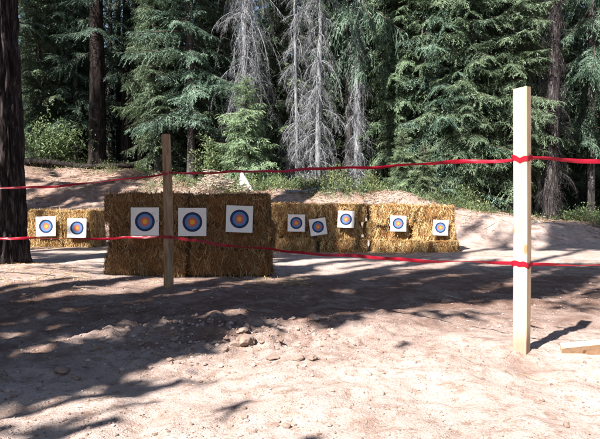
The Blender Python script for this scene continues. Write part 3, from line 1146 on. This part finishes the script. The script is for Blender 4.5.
def undergrowth():
    rng = np.random.default_rng(77)
    Qs, q2 = [], []
    spots = [(rng.uniform(-2.2, 5.2), 16.1 + 4.2*rng.random()**1.3) for _ in range(330)] + [(rng.uniform(-11, -4.5), rng.uniform(20.5, 24.5)) for _ in range(70)] \
        + [(rng.uniform(5.5, 11), rng.uniform(15.8, 20)) for _ in range(90)] + [(rng.uniform(-5, -2), rng.uniform(17.5, 20.5)) for _ in range(30)]
    for x, y in spots:
        if fbm2(x*.7, y*.7, 15, 2) < -.15: continue
        w_, h_ = rng.uniform(.12, .4), rng.uniform(.12, .55)
        n = int(rng.uniform(70, 190))
        P = np.stack([x + rng.normal(0, w_, n), y + rng.normal(0, w_, n), np.zeros(n)], -1)
        r = np.hypot(P[:, 0]-x, P[:, 1]-y)/w_
        P[:, 2] = gz(P[:, 0], P[:, 1]) + h_*rng.random(n)*np.exp(-r*r*.3)
        D = unit(rng.normal(0, 1, P.shape) + np.array([0, 0, .6]))
        Nn = unit(rng.normal(0, .7, P.shape) + np.array([0, 0, 1]))
        lf = rng.uniform(.035, .075)
        (Qs if rng.random() < .6 else q2).append(blades(P, D, Nn, rng.uniform(.6, 1.5, n)*lf, rng.uniform(.4, .9, n)*lf*.7, .3))
    A, B = np.concatenate(Qs), np.concatenate(q2)
    o = link('undergrowth', quads_mesh('undergrowth', np.concatenate([A, B]), [M_SHRUB_G, M_SHRUB_Y], np.concatenate([np.zeros(len(A), int), np.ones(len(B), int)])))
    tag(o, 'low green and yellowish brush along the top of the dirt bank', 'undergrowth', kind='stuff')


undergrowth()


# ------------------------------------------------------------------ straw bales
def bale_mesh(seed, lump, nst, shade_tone=False):
    """1 m wide (x), 0.5 deep (y), 0.4 high (z), centred on x/y, base at z=0"""
    rng = np.random.default_rng(seed)
    hx, hy, hz = .5, .25, .2
    V, F4, base = [], [], 0
    faces = [((0, -1, 0), (1, 0, 0), (0, 0, 1)), ((0, 1, 0), (-1, 0, 0), (0, 0, 1)), ((1, 0, 0), (0, 1, 0), (0, 0, 1)),
             ((-1, 0, 0), (0, -1, 0), (0, 0, 1)), ((0, 0, 1), (1, 0, 0), (0, 1, 0)), ((0, 0, -1), (1, 0, 0), (0, -1, 0))]
    h = np.array([hx, hy, hz])
    n = 30

    def skin(p):
        # rounded, lumpy surface
        q = p/h
        r = np.linalg.norm(np.sign(q)*np.abs(q)**5.5, axis=-1)**(1/5.5)
        pr = p/np.maximum(r, 1e-6)[..., None]*np.maximum(np.abs(q).max(-1), 1e-6)[..., None]
        s = seed*3.1
        d = lump*(.55*vnoise(p[..., 0]*5+s, p[..., 1]*5, p[..., 2]*4, 1) + .45*vnoise(p[..., 0]*14+s, p[..., 1]*14, p[..., 2]*6, 2))
        d = d + .012*vnoise(p[..., 0]*45, p[..., 1]*45, p[..., 2]*6+s, 3)
        return pr*(1 + d[..., None]/np.linalg.norm(p, axis=-1)[..., None])
    for nn, uu, vv in faces:
        nn, uu, vv = map(np.array, (nn, uu, vv))
        a = np.linspace(-1, 1, n+1)
        A, B = np.meshgrid(a, a, indexing='ij')
        p = (nn[None, None] + A[..., None]*uu + B[..., None]*vv)*h
        p = skin(p)
        V.append(p.reshape(-1, 3))
        i, j = np.meshgrid(np.arange(n), np.arange(n), indexing='ij')
        F4.append(np.stack([i*(n+1)+j, (i+1)*(n+1)+j, (i+1)*(n+1)+j+1, i*(n+1)+j+1], -1).reshape(-1, 4) + base)
        base += (n+1)**2
    Vb = np.vstack(V)
    Fb = np.vstack(F4)
    # straws
    wts = np.array([.42, .12, .1, .1, .26])
    Qs = []
    for f, wt in zip(faces[:5], wts):
        nn, uu, vv = map(np.array, f)
        k = int(nst*wt)
        A, B = rng.uniform(-1, 1, k), rng.uniform(-1, 1, k)
        p = skin((nn[None] + A[:, None]*uu + B[:, None]*vv)*h)
        flake = .35*np.sin(np.floor(p[:, 0]*11)*2.3 + seed)
        ang = rng.normal(0, .42, k) + flake
        if abs(nn[2]) > .5: ang = rng.normal(0, .9, k) + flake
        d = np.cos(ang)[:, None]*vv + np.sin(ang)[:, None]*uu
        out = np.where(rng.random(k) < (.06 if abs(nn[2]) > .5 else .16), rng.uniform(.25, 1.2, k), rng.normal(0.02, .07, k))
        d = unit(d*np.where(rng.random(k) < .5, 1, -1)[:, None] + out[:, None]*nn)
        L = rng.uniform(.04, .17, k)*np.where(np.abs(out) > .3, .55, 1)
        W = rng.uniform(.004, .0095, k)
        side = unit(nn + rng.normal(0, .45, (k, 3)))
        st = p + nn*rng.uniform(-.004, .016, k)[:, None] - d*(L*.5*(np.abs(out) < .25))[:, None]
        Qs.append(blades(st, d, side, L, W, .75))
    Q = np.concatenate(Qs)
    nb = len(Vb)
    V = np.vstack([Vb, Q.reshape(-1, 3)]) + np.array([0, 0, hz])
    fq = np.arange(len(Q)*4).reshape(-1, 4) + nb
    mi = np.concatenate([np.zeros(len(Fb), int), np.ones(len(fq), int)])
    me = mesh('straw_bale', V, np.vstack([Fb, fq]), [M_STRAW_IN, M_STRAW_SHADE if shade_tone else M_STRAW], False, mi)
    me.polygons.foreach_set('use_smooth', np.concatenate([np.ones(len(Fb), bool), np.zeros(len(fq), bool)]))
    return me


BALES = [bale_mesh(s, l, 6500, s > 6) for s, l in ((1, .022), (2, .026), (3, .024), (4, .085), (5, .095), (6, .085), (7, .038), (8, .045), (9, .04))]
brng = np.random.default_rng(77)


def bale(x, y, z, L, H, D, vi, label, group, rz=0.0):
    o = link('straw_bale', BALES[vi])
    o.location = (x, y, z)
    o.scale = (L, D/.5, H/.4)
    o.rotation_euler = (brng.normal(0, .012), brng.normal(0, .012), rz)
    tag(o, label, 'straw bale', group)
    return o


ROWS = ['top', 'middle', 'bottom']
# near wall with three targets
g = 'straw bales of the near three-target wall'
for r in range(3):
    for c in range(2):
        L = 1.19
        x = -2.83 + L*(c+.5) + (.04 if r == 1 else 0)
        lab = 'at the end beside the middle wall'
        row = ['ground-row', 'middle-row', 'topmost'][r]
        if c == 0: lab = 'at the end nearest the big trunk'
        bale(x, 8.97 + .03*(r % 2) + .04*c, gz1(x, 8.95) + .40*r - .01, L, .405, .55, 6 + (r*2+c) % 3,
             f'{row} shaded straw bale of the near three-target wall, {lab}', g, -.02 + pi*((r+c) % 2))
# far left pair of stacks
g = 'straw bales of the far two-target stack'
for r in range(2):
    for c in range(2):
        x = -6.27 + .81*(c+.5)
        row = ['lower', 'upper'][r]
        lab = ['beside the big trunk', 'nearest the three-target wall'][c]
        bale(x, 14.05, gz1(x, 13.8) + .41*r - .01, .81, .42, .55, (r+2*c) % 3,
             f'{row} sunlit straw bale of the far two-target stack, {lab}', g, brng.normal(0, .03) + pi*((r+c) % 2))
# middle wall and right wall
for gi, (x0, g, desc, cn) in enumerate(((-.66, 'straw bales of the middle wall', 'middle wall', ['left end in tree shade', 'right end in dappled sun']),
                                        (1.42, 'straw bales of the rightmost wall', 'rightmost wall', ['left end beside the gap', 'right end by the dirt mound']))):
    for r in range(3):
        for c in range(2):
            L = 1.01 if gi == 0 else .93
            x = x0 + L*(c+.5) + brng.normal(0, .035) + (.05 if (gi == 1 and r == 0) else 0)
            row = ['ground-row', 'middle-row', 'topmost'][r]
            y = 12.88 + brng.normal(0, .03) + .03*gi + (-.10 if r == 0 else 0)
            if gi == 1 and r == 2 and c == 0: x += .04
            bale(x, y, gz1(x, 12.7) + .365*r - .10 - .02*gi - (.03 if gi and c else 0), L*.985, .375, .55, 3 + (r+c+gi) % 3,
                 f'{row} straw bale of the {desc}, {cn[c]}', g, brng.normal(0, .035) + pi*((r+c) % 2))


# ------------------------------------------------------------------ targets
def target_mesh(S, curl, seed):
    """printed face: white sheet of side S in the XZ plane facing -Y, rings cut into one polar mesh"""
    rng = np.random.default_rng(seed)
    R = S*.44
    rad = np.array([0, .2, .4, .6, .8])*R
    n = 64
    th = (np.arange(n)+.5)*2*pi/n
    V = [[0, 0]]
    for r in rad[1:]: V += [[r*cos(a), r*sin(a)] for a in th]
    h = S/2
    for a in th:
        c, s = cos(a), sin(a)
        k = h/max(abs(c), abs(s))
        V.append([k*c, k*s])
    # snap the eight points nearest the corners
    V = np.array(V)
    out = V[1+4*n:]
    for cx, cy in ((h, h), (-h, h), (-h, -h), (h, -h)):
        i = np.argmin(np.hypot(out[:, 0]-cx, out[:, 1]-cy))
        out[i] = (cx, cy)
    F3 = [[0, 1+k, 1+(k+1) % n] for k in range(n)]
    m3 = [4]*n
    F4, m4 = [], []
    mats_i = [3, 2, 1, 0]
    for q in range(4):
        for k in range(n):
            a, b = 1+q*n+k, 1+q*n+(k+1) % n
            F4.append([a, a+n, b+n, b])
            m4.append(mats_i[q])
    x, z = V[:, 0], V[:, 1]
    y = -curl*((x/h)**2*.6 + (z/h)**4*.5*(z < 0) + .3*np.sin(x*7+seed)*np.cos(z*6)) - .004*rng.random(len(x))*(np.hypot(x, z) > R)
    P = np.stack([x, y, z], -1)
    nv = len(P)
    P2 = P + np.array([0, .003, 0])
    F4b = [f[::-1] for f in (np.array(F4)+nv).tolist()]
    F3b = [f[::-1] for f in (np.array(F3)+nv).tolist()]
    edge = [[1+4*n+k, 1+4*n+nv+k, 1+4*n+nv+(k+1) % n, 1+4*n+(k+1) % n] for k in range(n)]
    f4 = np.array(F4 + F4b + edge)
    f3 = np.array(F3 + F3b)
    mi = m4 + [0]*len(F4b) + [0]*len(edge) + m3 + [0]*len(F3b)
    return mesh('archery_target', np.vstack([P, P2]), [f4, f3], [M_PAPER, M_T_BLACK, M_T_BLUE, M_T_RED, M_T_GOLD], False, mi)


def target(px, py, Y, S, label, group, roll=0, yaw=0, tilt=0, curl=.012, seed=0):
    o = link('archery_target', target_mesh(S, curl, seed))
    o.location = at(px, py, Y)
    o.rotation_euler = (radians(tilt), radians(-roll), radians(yaw))
    tag(o, label, 'archery target', group)


G = 'paper archery targets pinned on the straw'
target(145, 221.5, 8.645, .405, 'target on the shaded three-target wall, left of the round pole', G, 0, 1, -2, .018, 1)
target(192.5, 222, 8.645, .405, 'target just right of the round pole on the shaded near wall', G, 0, 0, -2, .022, 2)
target(239.5, 219, 8.66, .385, 'target near the right end of the shaded three-target wall', G, -2, 1, -2, .02, 3)
target(46, 226.3, 13.70, .45, 'sunlit target on the far two-target stack, next to the big trunk', G, 1, 0, -2, .022, 4)
target(77, 228, 13.70, .44, 'sunlit target on the far two-target stack, the one away from the big trunk', G, -1, 0, -2, .022, 5)
target(296.3, 223, 12.53, .36, 'upright target at the shaded end of the middle wall', G, -1, 0, -3, .018, 6)
target(318, 226.8, 12.53, .35, 'crooked target tilted on the middle wall beside an upright one', G, 8, 0, -3, .02, 7)
target(346, 219.3, 12.53, .35, 'sun-bleached target high at the right end of the middle wall', G, -2, -8, -4, .02, 8)
target(398.2, 223.5, 12.54, .33, 'bright target on the rightmost wall, the one nearer the middle wall', G, -1, 0, -3, .012, 9)
target(440.5, 227.6, 12.54, .32, 'low target at the end of the rightmost wall by the dirt mound', G, -2, 0, -3, .012, 10)

# ------------------------------------------------------------------ posts
def box_post(x, y, H, wx, wy, rz, label, lean=(0, 0), cat='post'):
    z = gz1(x, y)
    zs = np.concatenate([[-.3], np.linspace(0, H, 26)])
    c = .004
    prof = np.array([(-wx/2+c, -wy/2), (wx/2-c, -wy/2), (wx/2, -wy/2+c), (wx/2, wy/2-c), (wx/2-c, wy/2), (-wx/2+c, wy/2), (-wx/2, wy/2-c), (-wx/2, -wy/2+c)])
    V = []
    for q in zs:
        wv = np.array([lean[0]*q + .004*sin(q*2.1), lean[1]*q])
        for p in prof: V.append((p[0]+wv[0], p[1]+wv[1], q))
    V = np.array(V)
    n = len(zs)
    # saw-cut top, slightly out of square
    V[-8:, 2] += .012*V[-8:, 0]/wx + .006*V[-8:, 1]/wy
    i, j = np.meshgrid(np.arange(n-1), np.arange(8), indexing='ij')
    j2 = (j+1) % 8
    f = np.stack([i*8+j, i*8+j2, (i+1)*8+j2, (i+1)*8+j], -1).reshape(-1, 4)
    V = np.vstack([V, V[-8:].mean(0)])
    k = np.arange(8)
    f3 = np.stack([np.full(8, n*8), (n-1)*8+k, (n-1)*8+(k+1) % 8], -1)
    o = link('fence_post', mesh('fence_post', V, [f, f3], M_POST, False))
    o.location = (x, y, z)
    o.rotation_euler = (0, 0, rz)
    tag(o, label, cat)
    return o


PX, PY = 1.655, 4.44
box_post(PX, PY, 1.99 - gz1(PX, PY), .101, .088, -radians(41), 'square pale lumber post standing in full sun nearest the camera', (-.012, 0))


def round_post(x, y, H, r, label, seed):
    rng = np.random.default_rng(seed)
    mb = MB()
    zz = np.concatenate([[-.3], np.linspace(0, H-.01, 30), [H]])
    rr = np.interp(zz, [0, H], [r*1.08, r*.93])*(1+.03*np.sin(zz*9+seed)+.02*rng.normal(0, 1, len(zz)))
    rr[-1] *= .86
    mb.tube(np.stack([.012*np.sin(zz*1.7)-.006*zz, .01*np.cos(zz*1.3), zz], -1), rr, 16)
    o = mb.build('fence_post', M_POLE)
    o.location = (x, y, gz1(x, y))
    tag(o, label, 'post')


LX, LY = at(168.5, 289, 7.66)[0], 7.66
round_post(LX, LY, 1.97 - gz1(LX, LY), .060, 'round brown pole in the shade before the three-target straw wall', 3)
round_post(-6.9, 8.3, 1.9, .06, 'round pole outside the frame, holding the tape ends beyond the big trunk', 4)
box_post(6.0, 4.7, 1.95, .095, .088, -.3, 'square lumber post outside the frame, holding the tape ends')


# ------------------------------------------------------------------ red tape
def ribbon(name, label, pts, spans, width, seed):
    """pts: tie points (x,y,z, radius of post); spans: sag and twist per span"""
    rng = np.random.default_rng(seed)
    root = empty(name, pts[1][:3])
    off = np.array(pts[1][:3])
    tag(root, label, 'barrier tape', 'red tapes strung between the posts')
    for (a, b), (sag, tw, up) in zip(zip(pts[:-1], pts[1:]), spans):
        A, B = np.array(a[:3]), np.array(b[:3])
        n = 260
        t = np.linspace(0, 1, n)
        P = A + (B-A)*t[:, None]
        P[:, 2] -= 4*sag*t*(1-t)
        P[:, 2] += .006*np.sin(t*23+seed) + .004*np.sin(t*51)
        hd = unit(np.cross(B-A, [0, 0, 1.0]))
        th = tw*np.sin(t*pi*rng.integers(2, 5) + rng.uniform(0, 6)) + .25*np.sin(t*31+seed) + up
        fade = np.minimum(1, np.minimum(t, 1-t)*14)
        th = th*fade
        wv = np.cos(th)[:, None]*np.array([0, 0, 1.0]) + np.sin(th)[:, None]*hd
        W = width*(.62 + .38*fade)*(1-.25*np.abs(np.sin(t*17+seed))*fade)
        cup = hd*(.004 + .004*np.sin(t*160 + seed) + .003*np.sin(t*71))[:, None]
        rows = []
        for k, s in enumerate((-.5, -.17, .17, .5)):
            rows.append(P + wv*(W*s)[:, None] + cup*((1-4*s*s) if k else .4))
        V = np.stack(rows, 1).reshape(-1, 3) - off
        i, j = np.meshgrid(np.arange(n-1), np.arange(3), indexing='ij')
        f = np.stack([i*4+j, i*4+j+1, (i+1)*4+j+1, (i+1)*4+j], -1).reshape(-1, 4)
        link('tape_span', mesh('tape_span', V, f, M_RIBBON, True), root)
    for p in pts:
        # wrap round the post
        x, y, z, rx, ry, rz = p
        n = 28
        V = []
        for lev, zo in enumerate((-width*.55, -width*.1, width*.5)):
            for k in range(n):
                a = 2*pi*k/n
                c, s = cos(a), sin(a)
                if ry: q = 1/max(abs(c)/rx, abs(s)/ry)
                else: q = rx
                lx, ly = c*q*(1.0 + .02*lev % 2), s*q
                V.append((x + lx*cos(rz) - ly*sin(rz), y + lx*sin(rz) + ly*cos(rz), z + zo + .008*sin(a*2+seed) + .006*sin(5*a)))
        i, j = np.meshgrid(np.arange(2), np.arange(n), indexing='ij')
        j2 = (j+1) % n
        f = np.stack([i*n+j, i*n+j2, (i+1)*n+j2, (i+1)*n+j], -1).reshape(-1, 4)
        link('tape_wrap', mesh('tape_wrap', np.array(V)-off, f, M_RIBBON, True), root)


pr = -radians(41)
fp_hi = (PX-.012*1.46*cos(pr)+.0, PY+.012*1.46*.6, 1.468)
ribbon('barrier_tape', 'upper red plastic tape strung near the tops of the posts',
       [(-6.9, 8.3, 1.50, .066, 0, 0), (LX-.01, LY, 1.475, .063, 0, 0), (*fp_hi, .0585, .0485, pr), (6.0, 4.7, 1.46, .052, .048, -.3)],
       [(.20, .9, .3), (.02, .8, .15), (.03, .8, .2)], .037, 1)
ribbon('barrier_tape', 'lower red plastic tape strung at knee height before the straw walls',
       [(-6.9, 8.3, .74, .066, 0, 0), (LX, LY, .665, .066, 0, 0), (PX-.005, PY+.004, .688, .0585, .0485, pr), (6.0, 4.7, .66, .052, .048, -.3)],
       [(.07, .9, .2), (.055, .8, .2), (.035, .8, .2)], .037, 5)


# ------------------------------------------------------------------ stones
def stone(px, py, size, label, seed, flat=.6):
    size *= .8
    x, y = ground_hit(px, py)
    rng = np.random.default_rng(seed)
    import bmesh
    bm = bmesh.new()
    bmesh.ops.create_icosphere(bm, subdivisions=4, radius=1)
    me = bpy.data.meshes.new('stone')
    P = np.array([v.co for v in bm.verts])
    d = 1 + .30*vnoise(P[:, 0]*1.3+seed, P[:, 1]*1.3, P[:, 2]*1.3, seed) + .13*vnoise(P[:, 0]*3.5, P[:, 1]*3.5+seed, P[:, 2]*3.5, seed+1) + .10*np.abs(vnoise(P[:, 0]*7, P[:, 1]*7, P[:, 2]*7, seed+2)) + .05*vnoise(P[:, 0]*16, P[:, 1]*16, P[:, 2]*16, seed+4)
    # a few flat chipped faces
    for k in range(6):
        nn = unit(rng.normal(0, 1, 3))
        c = P @ nn
        d = np.minimum(d, np.where(c > .2, rng.uniform(.62, .9)/np.maximum(c, .2), 9))
    s = np.array([size*rng.uniform(.9, 1.25), size*rng.uniform(.8, 1.1), size*flat*rng.uniform(.85, 1.1)])
    P = P*d[:, None]*s
    for v, p in zip(bm.verts, P): v.co = p
    for f in bm.faces: f.smooth = True
    bm.to_mesh(me)
    bm.free()
    me.materials.append(M_STONE)
    o = link('stone', me)
    o.location = (x, y + size*.5, gz1(x, y + size*.5) + size*flat*.35)
    o.rotation_euler = (0, 0, rng.uniform(0, 6))
    tag(o, label, 'stone', 'stones lying on the bare dirt')


stone(247, 346, .075, 'largest rounded stone in the cluster at the edge of the shade', 1, .8)
stone(234, 346, .065, 'flatter stone leaning close beside the largest rounded one', 2, .6)
stone(225, 352, .04, 'small stone just below the shade edge in the cluster', 3)
stone(242, 335, .055, 'dusty stone in shade just behind the largest rounded one', 4)
stone(262, 344, .035, 'small stone right beside the largest rounded one, away from the pole', 5)
stone(62, 374, .065, 'broad flat stone alone in the dappled light, nearest the big trunk', 6, .5)
stone(76, 381, .03, 'small pale stone close by the broad flat one', 7)
stone(312, 361, .05, 'pale stone at the end of the broken row of clods', 8)
stone(298, 361, .05, 'lumpy stone in the middle of the broken row of clods', 9, .5)
stone(272, 360, .055, 'long low clod at the start of the broken row', 10, .4)
stone(98, 349, .055, 'rough stone half in shade below the round pole', 11, .6)
stone(196, 268+24, .05, 'dark small stone by the foot of the three-target straw wall', 12, .6)
stone(245, 420, .03, 'small stone in the open sunlit foreground dirt', 13, .5)
stone(170, 361, .035, 'small stone under the stone cluster in dappled shade', 14, .6)


# --- gravel, twigs, loose straw: uncountable
def gravel():
    rng = np.random.default_rng(5)
    n = 42000
    Y = 2.6 + 7.5*rng.random(n)**1.7
    X = rng.uniform(-.6, .6, n)*(Y + .8)
    den = fbm2(X*1.1, Y*1.1, 99, 3)
    clod = np.exp(-(((X+.6)/1.3)**2 + ((Y-5.1)/.7)**2))
    k = rng.random(n) < np.clip(.35 + .5*den + .6*clod, .06, 1)
    X, Y = X[k], Y[k]
    n = len(X)
    s = rng.lognormal(-5.6, .6, n).clip(.0018, .03)*(1+1.3*np.exp(-(((X+.75)/1.1)**2 + ((Y-5.2)/.6)**2)))
    phi = (1+5**.5)/2
    I = np.array([(-1, phi, 0), (1, phi, 0), (-1, -phi, 0), (1, -phi, 0), (0, -1, phi), (0, 1, phi), (0, -1, -phi), (0, 1, -phi), (phi, 0, -1), (phi, 0, 1), (-phi, 0, -1), (-phi, 0, 1)])/1.9
    IF = np.array([(0, 11, 5), (0, 5, 1), (0, 1, 7), (0, 7, 10), (0, 10, 11), (1, 5, 9), (5, 11, 4), (11, 10, 2), (10, 7, 6), (7, 1, 8), (3, 9, 4), (3, 4, 2), (3, 2, 6), (3, 6, 8), (3, 8, 9), (4, 9, 5), (2, 4, 11), (6, 2, 10), (8, 6, 7), (9, 8, 1)])
    V = I[None]*rng.uniform(.65, 1.25, (n, 12, 1))*s[:, None, None]*rng.uniform(.7, 1.3, (n, 1, 3))*np.array([1, 1, .75])
    V = V + np.stack([X, Y, gz(X, Y) + s*.25], -1)[:, None]
    f = (IF[None] + (np.arange(n)*12)[:, None, None]).reshape(-1, 3)
    o = link('gravel', mesh('gravel', V.reshape(-1, 3), f, M_CRUMB, False))
    tag(o, 'loose gravel and crumbs of earth scattered over the dirt', 'gravel', kind='stuff')


gravel()


def litter(name, label, spec, material, seed):
    """spec rows: (x0, x1, y0, y1, n, length, width)"""
    rng = np.random.default_rng(seed)
    Qs = []
    for x0, x1, y0, y1, n, L, W in spec:
        X, Y = rng.uniform(x0, x1, n), rng.uniform(y0, y1, n)
        k = fbm2(X*.9, Y*.9, seed, 3) + rng.normal(0, .35, n) > -.05
        X, Y = X[k], Y[k]
        n = len(X)
        a = rng.uniform(0, 2*pi, n)
        D = np.stack([np.cos(a), np.sin(a), rng.normal(0, .12, n)], -1)
        l = L*rng.lognormal(0, .5, n)
        zA = gz(X, Y)
        zB = gz(X + D[:, 0]*l, Y + D[:, 1]*l)
        P = np.stack([X, Y, zA + .006], -1)
        D[:, 2] = (zB - zA)/l + np.abs(rng.normal(0, .12, n))
        Nn = unit(np.stack([rng.normal(0, .5, n), rng.normal(0, .5, n), np.ones(n)], -1))
        Qs.append(blades(P, unit(D), Nn, l, W*rng.uniform(.6, 1.4, n), .7))
    o = link(name, quads_mesh(name, np.concatenate(Qs), material))
    tag(o, label, 'litter', kind='stuff')


litter('loose_straw', 'loose straw strewn on the dirt round the bales', [
    (-3.6, .2, 7.9, 8.8, 1100, .08, .006), (-7, -4.2, 13.0, 13.9, 600, .09, .008), (-1, 3.8, 11.9, 12.7, 1500, .09, .008),
    (-4.6, -2.6, 7.2, 9.6, 700, .07, .007), (-.6, 3.6, 13.2, 14.6, 600, .1, .01), (1.3, 3.2, 3.9, 4.8, 160, .05, .003)], M_STRAW, 21)
litter('forest_litter', 'twigs, bark and needles littering the dirt and bank', [
    (-3.5, 3.5, 2.8, 7, 1300, .035, .004), (-9, 9, 14.5, 22, 9500, .17, .018), (-13, 10, 19, 27, 4500, .3, .03),
    (-5, 5, 6.5, 11, 700, .06, .006), (-4.5, 5, 15.5, 19.5, 4200, .22, .018)], M_DEBRIS, 22)


# ------------------------------------------------------------------ brush pile, log, sheet, board
def brush_pile():
    rng = np.random.default_rng(66)
    x, y = (210-300)/F*16.9, 16.9
    mb = MB()
    z0 = gz1(x, y)
    for k in range(420):
        u = rng.normal(0, 1, 2).clip(-1.7, 1.7)
        cx, cy = u[0]*.62, u[1]*.30
        hh = .55*math.exp(-(cx/.85)**2 - (cy/.5)**2)
        zc = gz1(x+cx, y+cy) - z0 + hh*rng.uniform(.5, 1.0) + .01
        a = rng.uniform(0, pi)
        l = rng.uniform(.15, .6)
        d = np.array([cos(a), sin(a)*.7, rng.normal(0, .22)])
        t = np.linspace(-.5, .5, 4)[:, None]
        p = np.array([cx, cy, zc]) + d*l*t + np.array([0, 0, .08*l])*(t*t) + rng.normal(0, .008, (4, 3))
        mb.tube(p, np.linspace(1, .6, 4)*rng.uniform(.004, .014), 5, False)
    o = mb.build('brush_pile', M_STICK)
    o.location = (x, y, z0)
    tag(o, 'low pile of pale dead sticks behind the three-target straw wall', 'brush pile')


brush_pile()


def log(px0, py0, px1, py1, Y, r, label, seed, material=M_BARK_DARK):
    a, b = at(px0, py0, Y), at(px1, py1, Y + .8)
    a[2], b[2] = gz1(a[0], a[1]) + r*.6, gz1(b[0], b[1]) + r*.6
    rng = np.random.default_rng(seed)
    t = np.linspace(0, 1, 24)[:, None]
    P = a + (b-a)*t
    P[:, 2] += .05*np.sin(t[:, 0]*7+seed) + (np.maximum(gz(P[:, 0], P[:, 1]) + r*.3 - P[:, 2], 0))
    mb = MB()
    c = P[12].copy()
    mb.tube(P - c, r*(1-.35*t[:, 0])*(1+.06*rng.normal(0, 1, 24)), 12)
    for k in range(7):
        i = rng.integers(3, 22)
        d = unit(np.array([rng.normal(0, .5), -rng.random()*.6, .7]))
        mb.tube(P[i]-c + d*np.linspace(.0, rng.uniform(.2, .4), 3)[:, None], [.02, .014, .008], 5, False)
    o = mb.build('fallen_log', material)
    o.location = c
    tag(o, label, 'log')


log(26, 172, 134, 166, 20.6, .13, 'long dark fallen log lying along the top of the left bank', 1)
log(470, 205, 512, 211, 17.6, .08, 'short dark fallen log in the shade behind the lumber post', 2)
log(285, 196, 384, 191, 16.6, .06, 'pale fallen pole lying on the bank crest behind the middle wall', 4, M_DEAD)
log(270, 190, 330, 196, 17.0, .05, 'thin pale fallen pole at the foot of the dead trees', 3, M_DEAD)


def white_sheet():
    x, y = (243.5-300)/F*17.2, 17.2
    z = gz1(x, y)
    n, rings = 28, 9
    V = []
    for k in range(rings):
        f = k/(rings-1)
        for j in range(n):
            a = 2*pi*j/n
            r = (.02 + .17*f**.9)*(1 + .55*f*cos(a) + .22*f*sin(a*3+1) + .12*sin(a*7+f*4))
            V.append((r*cos(a) - .05*(1-f), r*sin(a)*.7, .52*(1-f)**1.05 - .02 + .02*sin(a*5+f*6)*f))
    i, j = np.meshgrid(np.arange(rings-1), np.arange(n), indexing='ij')
    j2 = (j+1) % n
    f4 = np.stack([i*n+j, (i+1)*n+j, (i+1)*n+j2, i*n+j2], -1).reshape(-1, 4)
    V.append((-.05, 0, .545))
    k = np.arange(n)
    f3 = np.stack([np.full(n, len(V)-1), k, (k+1) % n], -1)
    o = link('white_sheet', mesh('white_sheet', np.array(V), [f4, f3], M_SHEET, False))
    o.location = (x, y, z)
    tag(o, 'small white peaked plastic sheet showing above the three-target straw wall', 'plastic sheet')


white_sheet()


def board(p0, p1, wd, th, label, roll=0.0):
    p0, p1 = np.array(p0, float), np.array(p1, float)
    d = unit(p1-p0)
    s = unit(np.cross(d, [0, 0, 1.0]))
    u = np.cross(s, d)
    s, u = s*cos(roll) + u*sin(roll), -s*sin(roll) + u*cos(roll)
    L = np.linalg.norm(p1-p0)
    V = []
    n = 12
    for k in range(n+1):
        f = k/n
        c = .004
        for a, b in ((-wd/2+c, -th/2), (wd/2-c, -th/2), (wd/2, -th/2+c), (wd/2, th/2-c), (wd/2-c, th/2), (-wd/2+c, th/2), (-wd/2, th/2-c), (-wd/2, -th/2+c)):
            V.append(s*a + u*b + d*L*(f-.5) + u*.004*sin(f*3))
    i, j = np.meshgrid(np.arange(n), np.arange(8), indexing='ij')
    j2 = (j+1) % 8
    f4 = np.stack([i*8+j, i*8+j2, (i+1)*8+j2, (i+1)*8+j], -1).reshape(-1, 4)
    V += [np.mean(V[:8], 0), np.mean(V[-8:], 0)]
    k = np.arange(8)
    f3 = np.vstack([np.stack([np.full(8, (n+1)*8), (k+1) % 8, k], -1), np.stack([np.full(8, (n+1)*8+1), n*8+k, n*8+(k+1) % 8], -1)])
    o = link('board', mesh('board', np.array(V), [f4, f3], M_LUMBER, False))
    o.location = (p0+p1)/2
    tag(o, label, 'board')


x0, y0 = ground_hit(576, 357)
z0 = gz1(x0, y0)
board((x0-.05, y0+.14, z0-.03), (x0+1.1, y0-.12, z0+.16), .24, .05, 'pale lumber board lying half buried with one end propped up, beside the lumber post', .95)
x0, y0 = ground_hit(600, 376)
board((x0-.06, y0, gz1(x0, y0)+.0), (x0+.5, y0+.1, gz1(x0, y0)+.06), .07, .04, 'short pale offcut lying in front of the propped board')
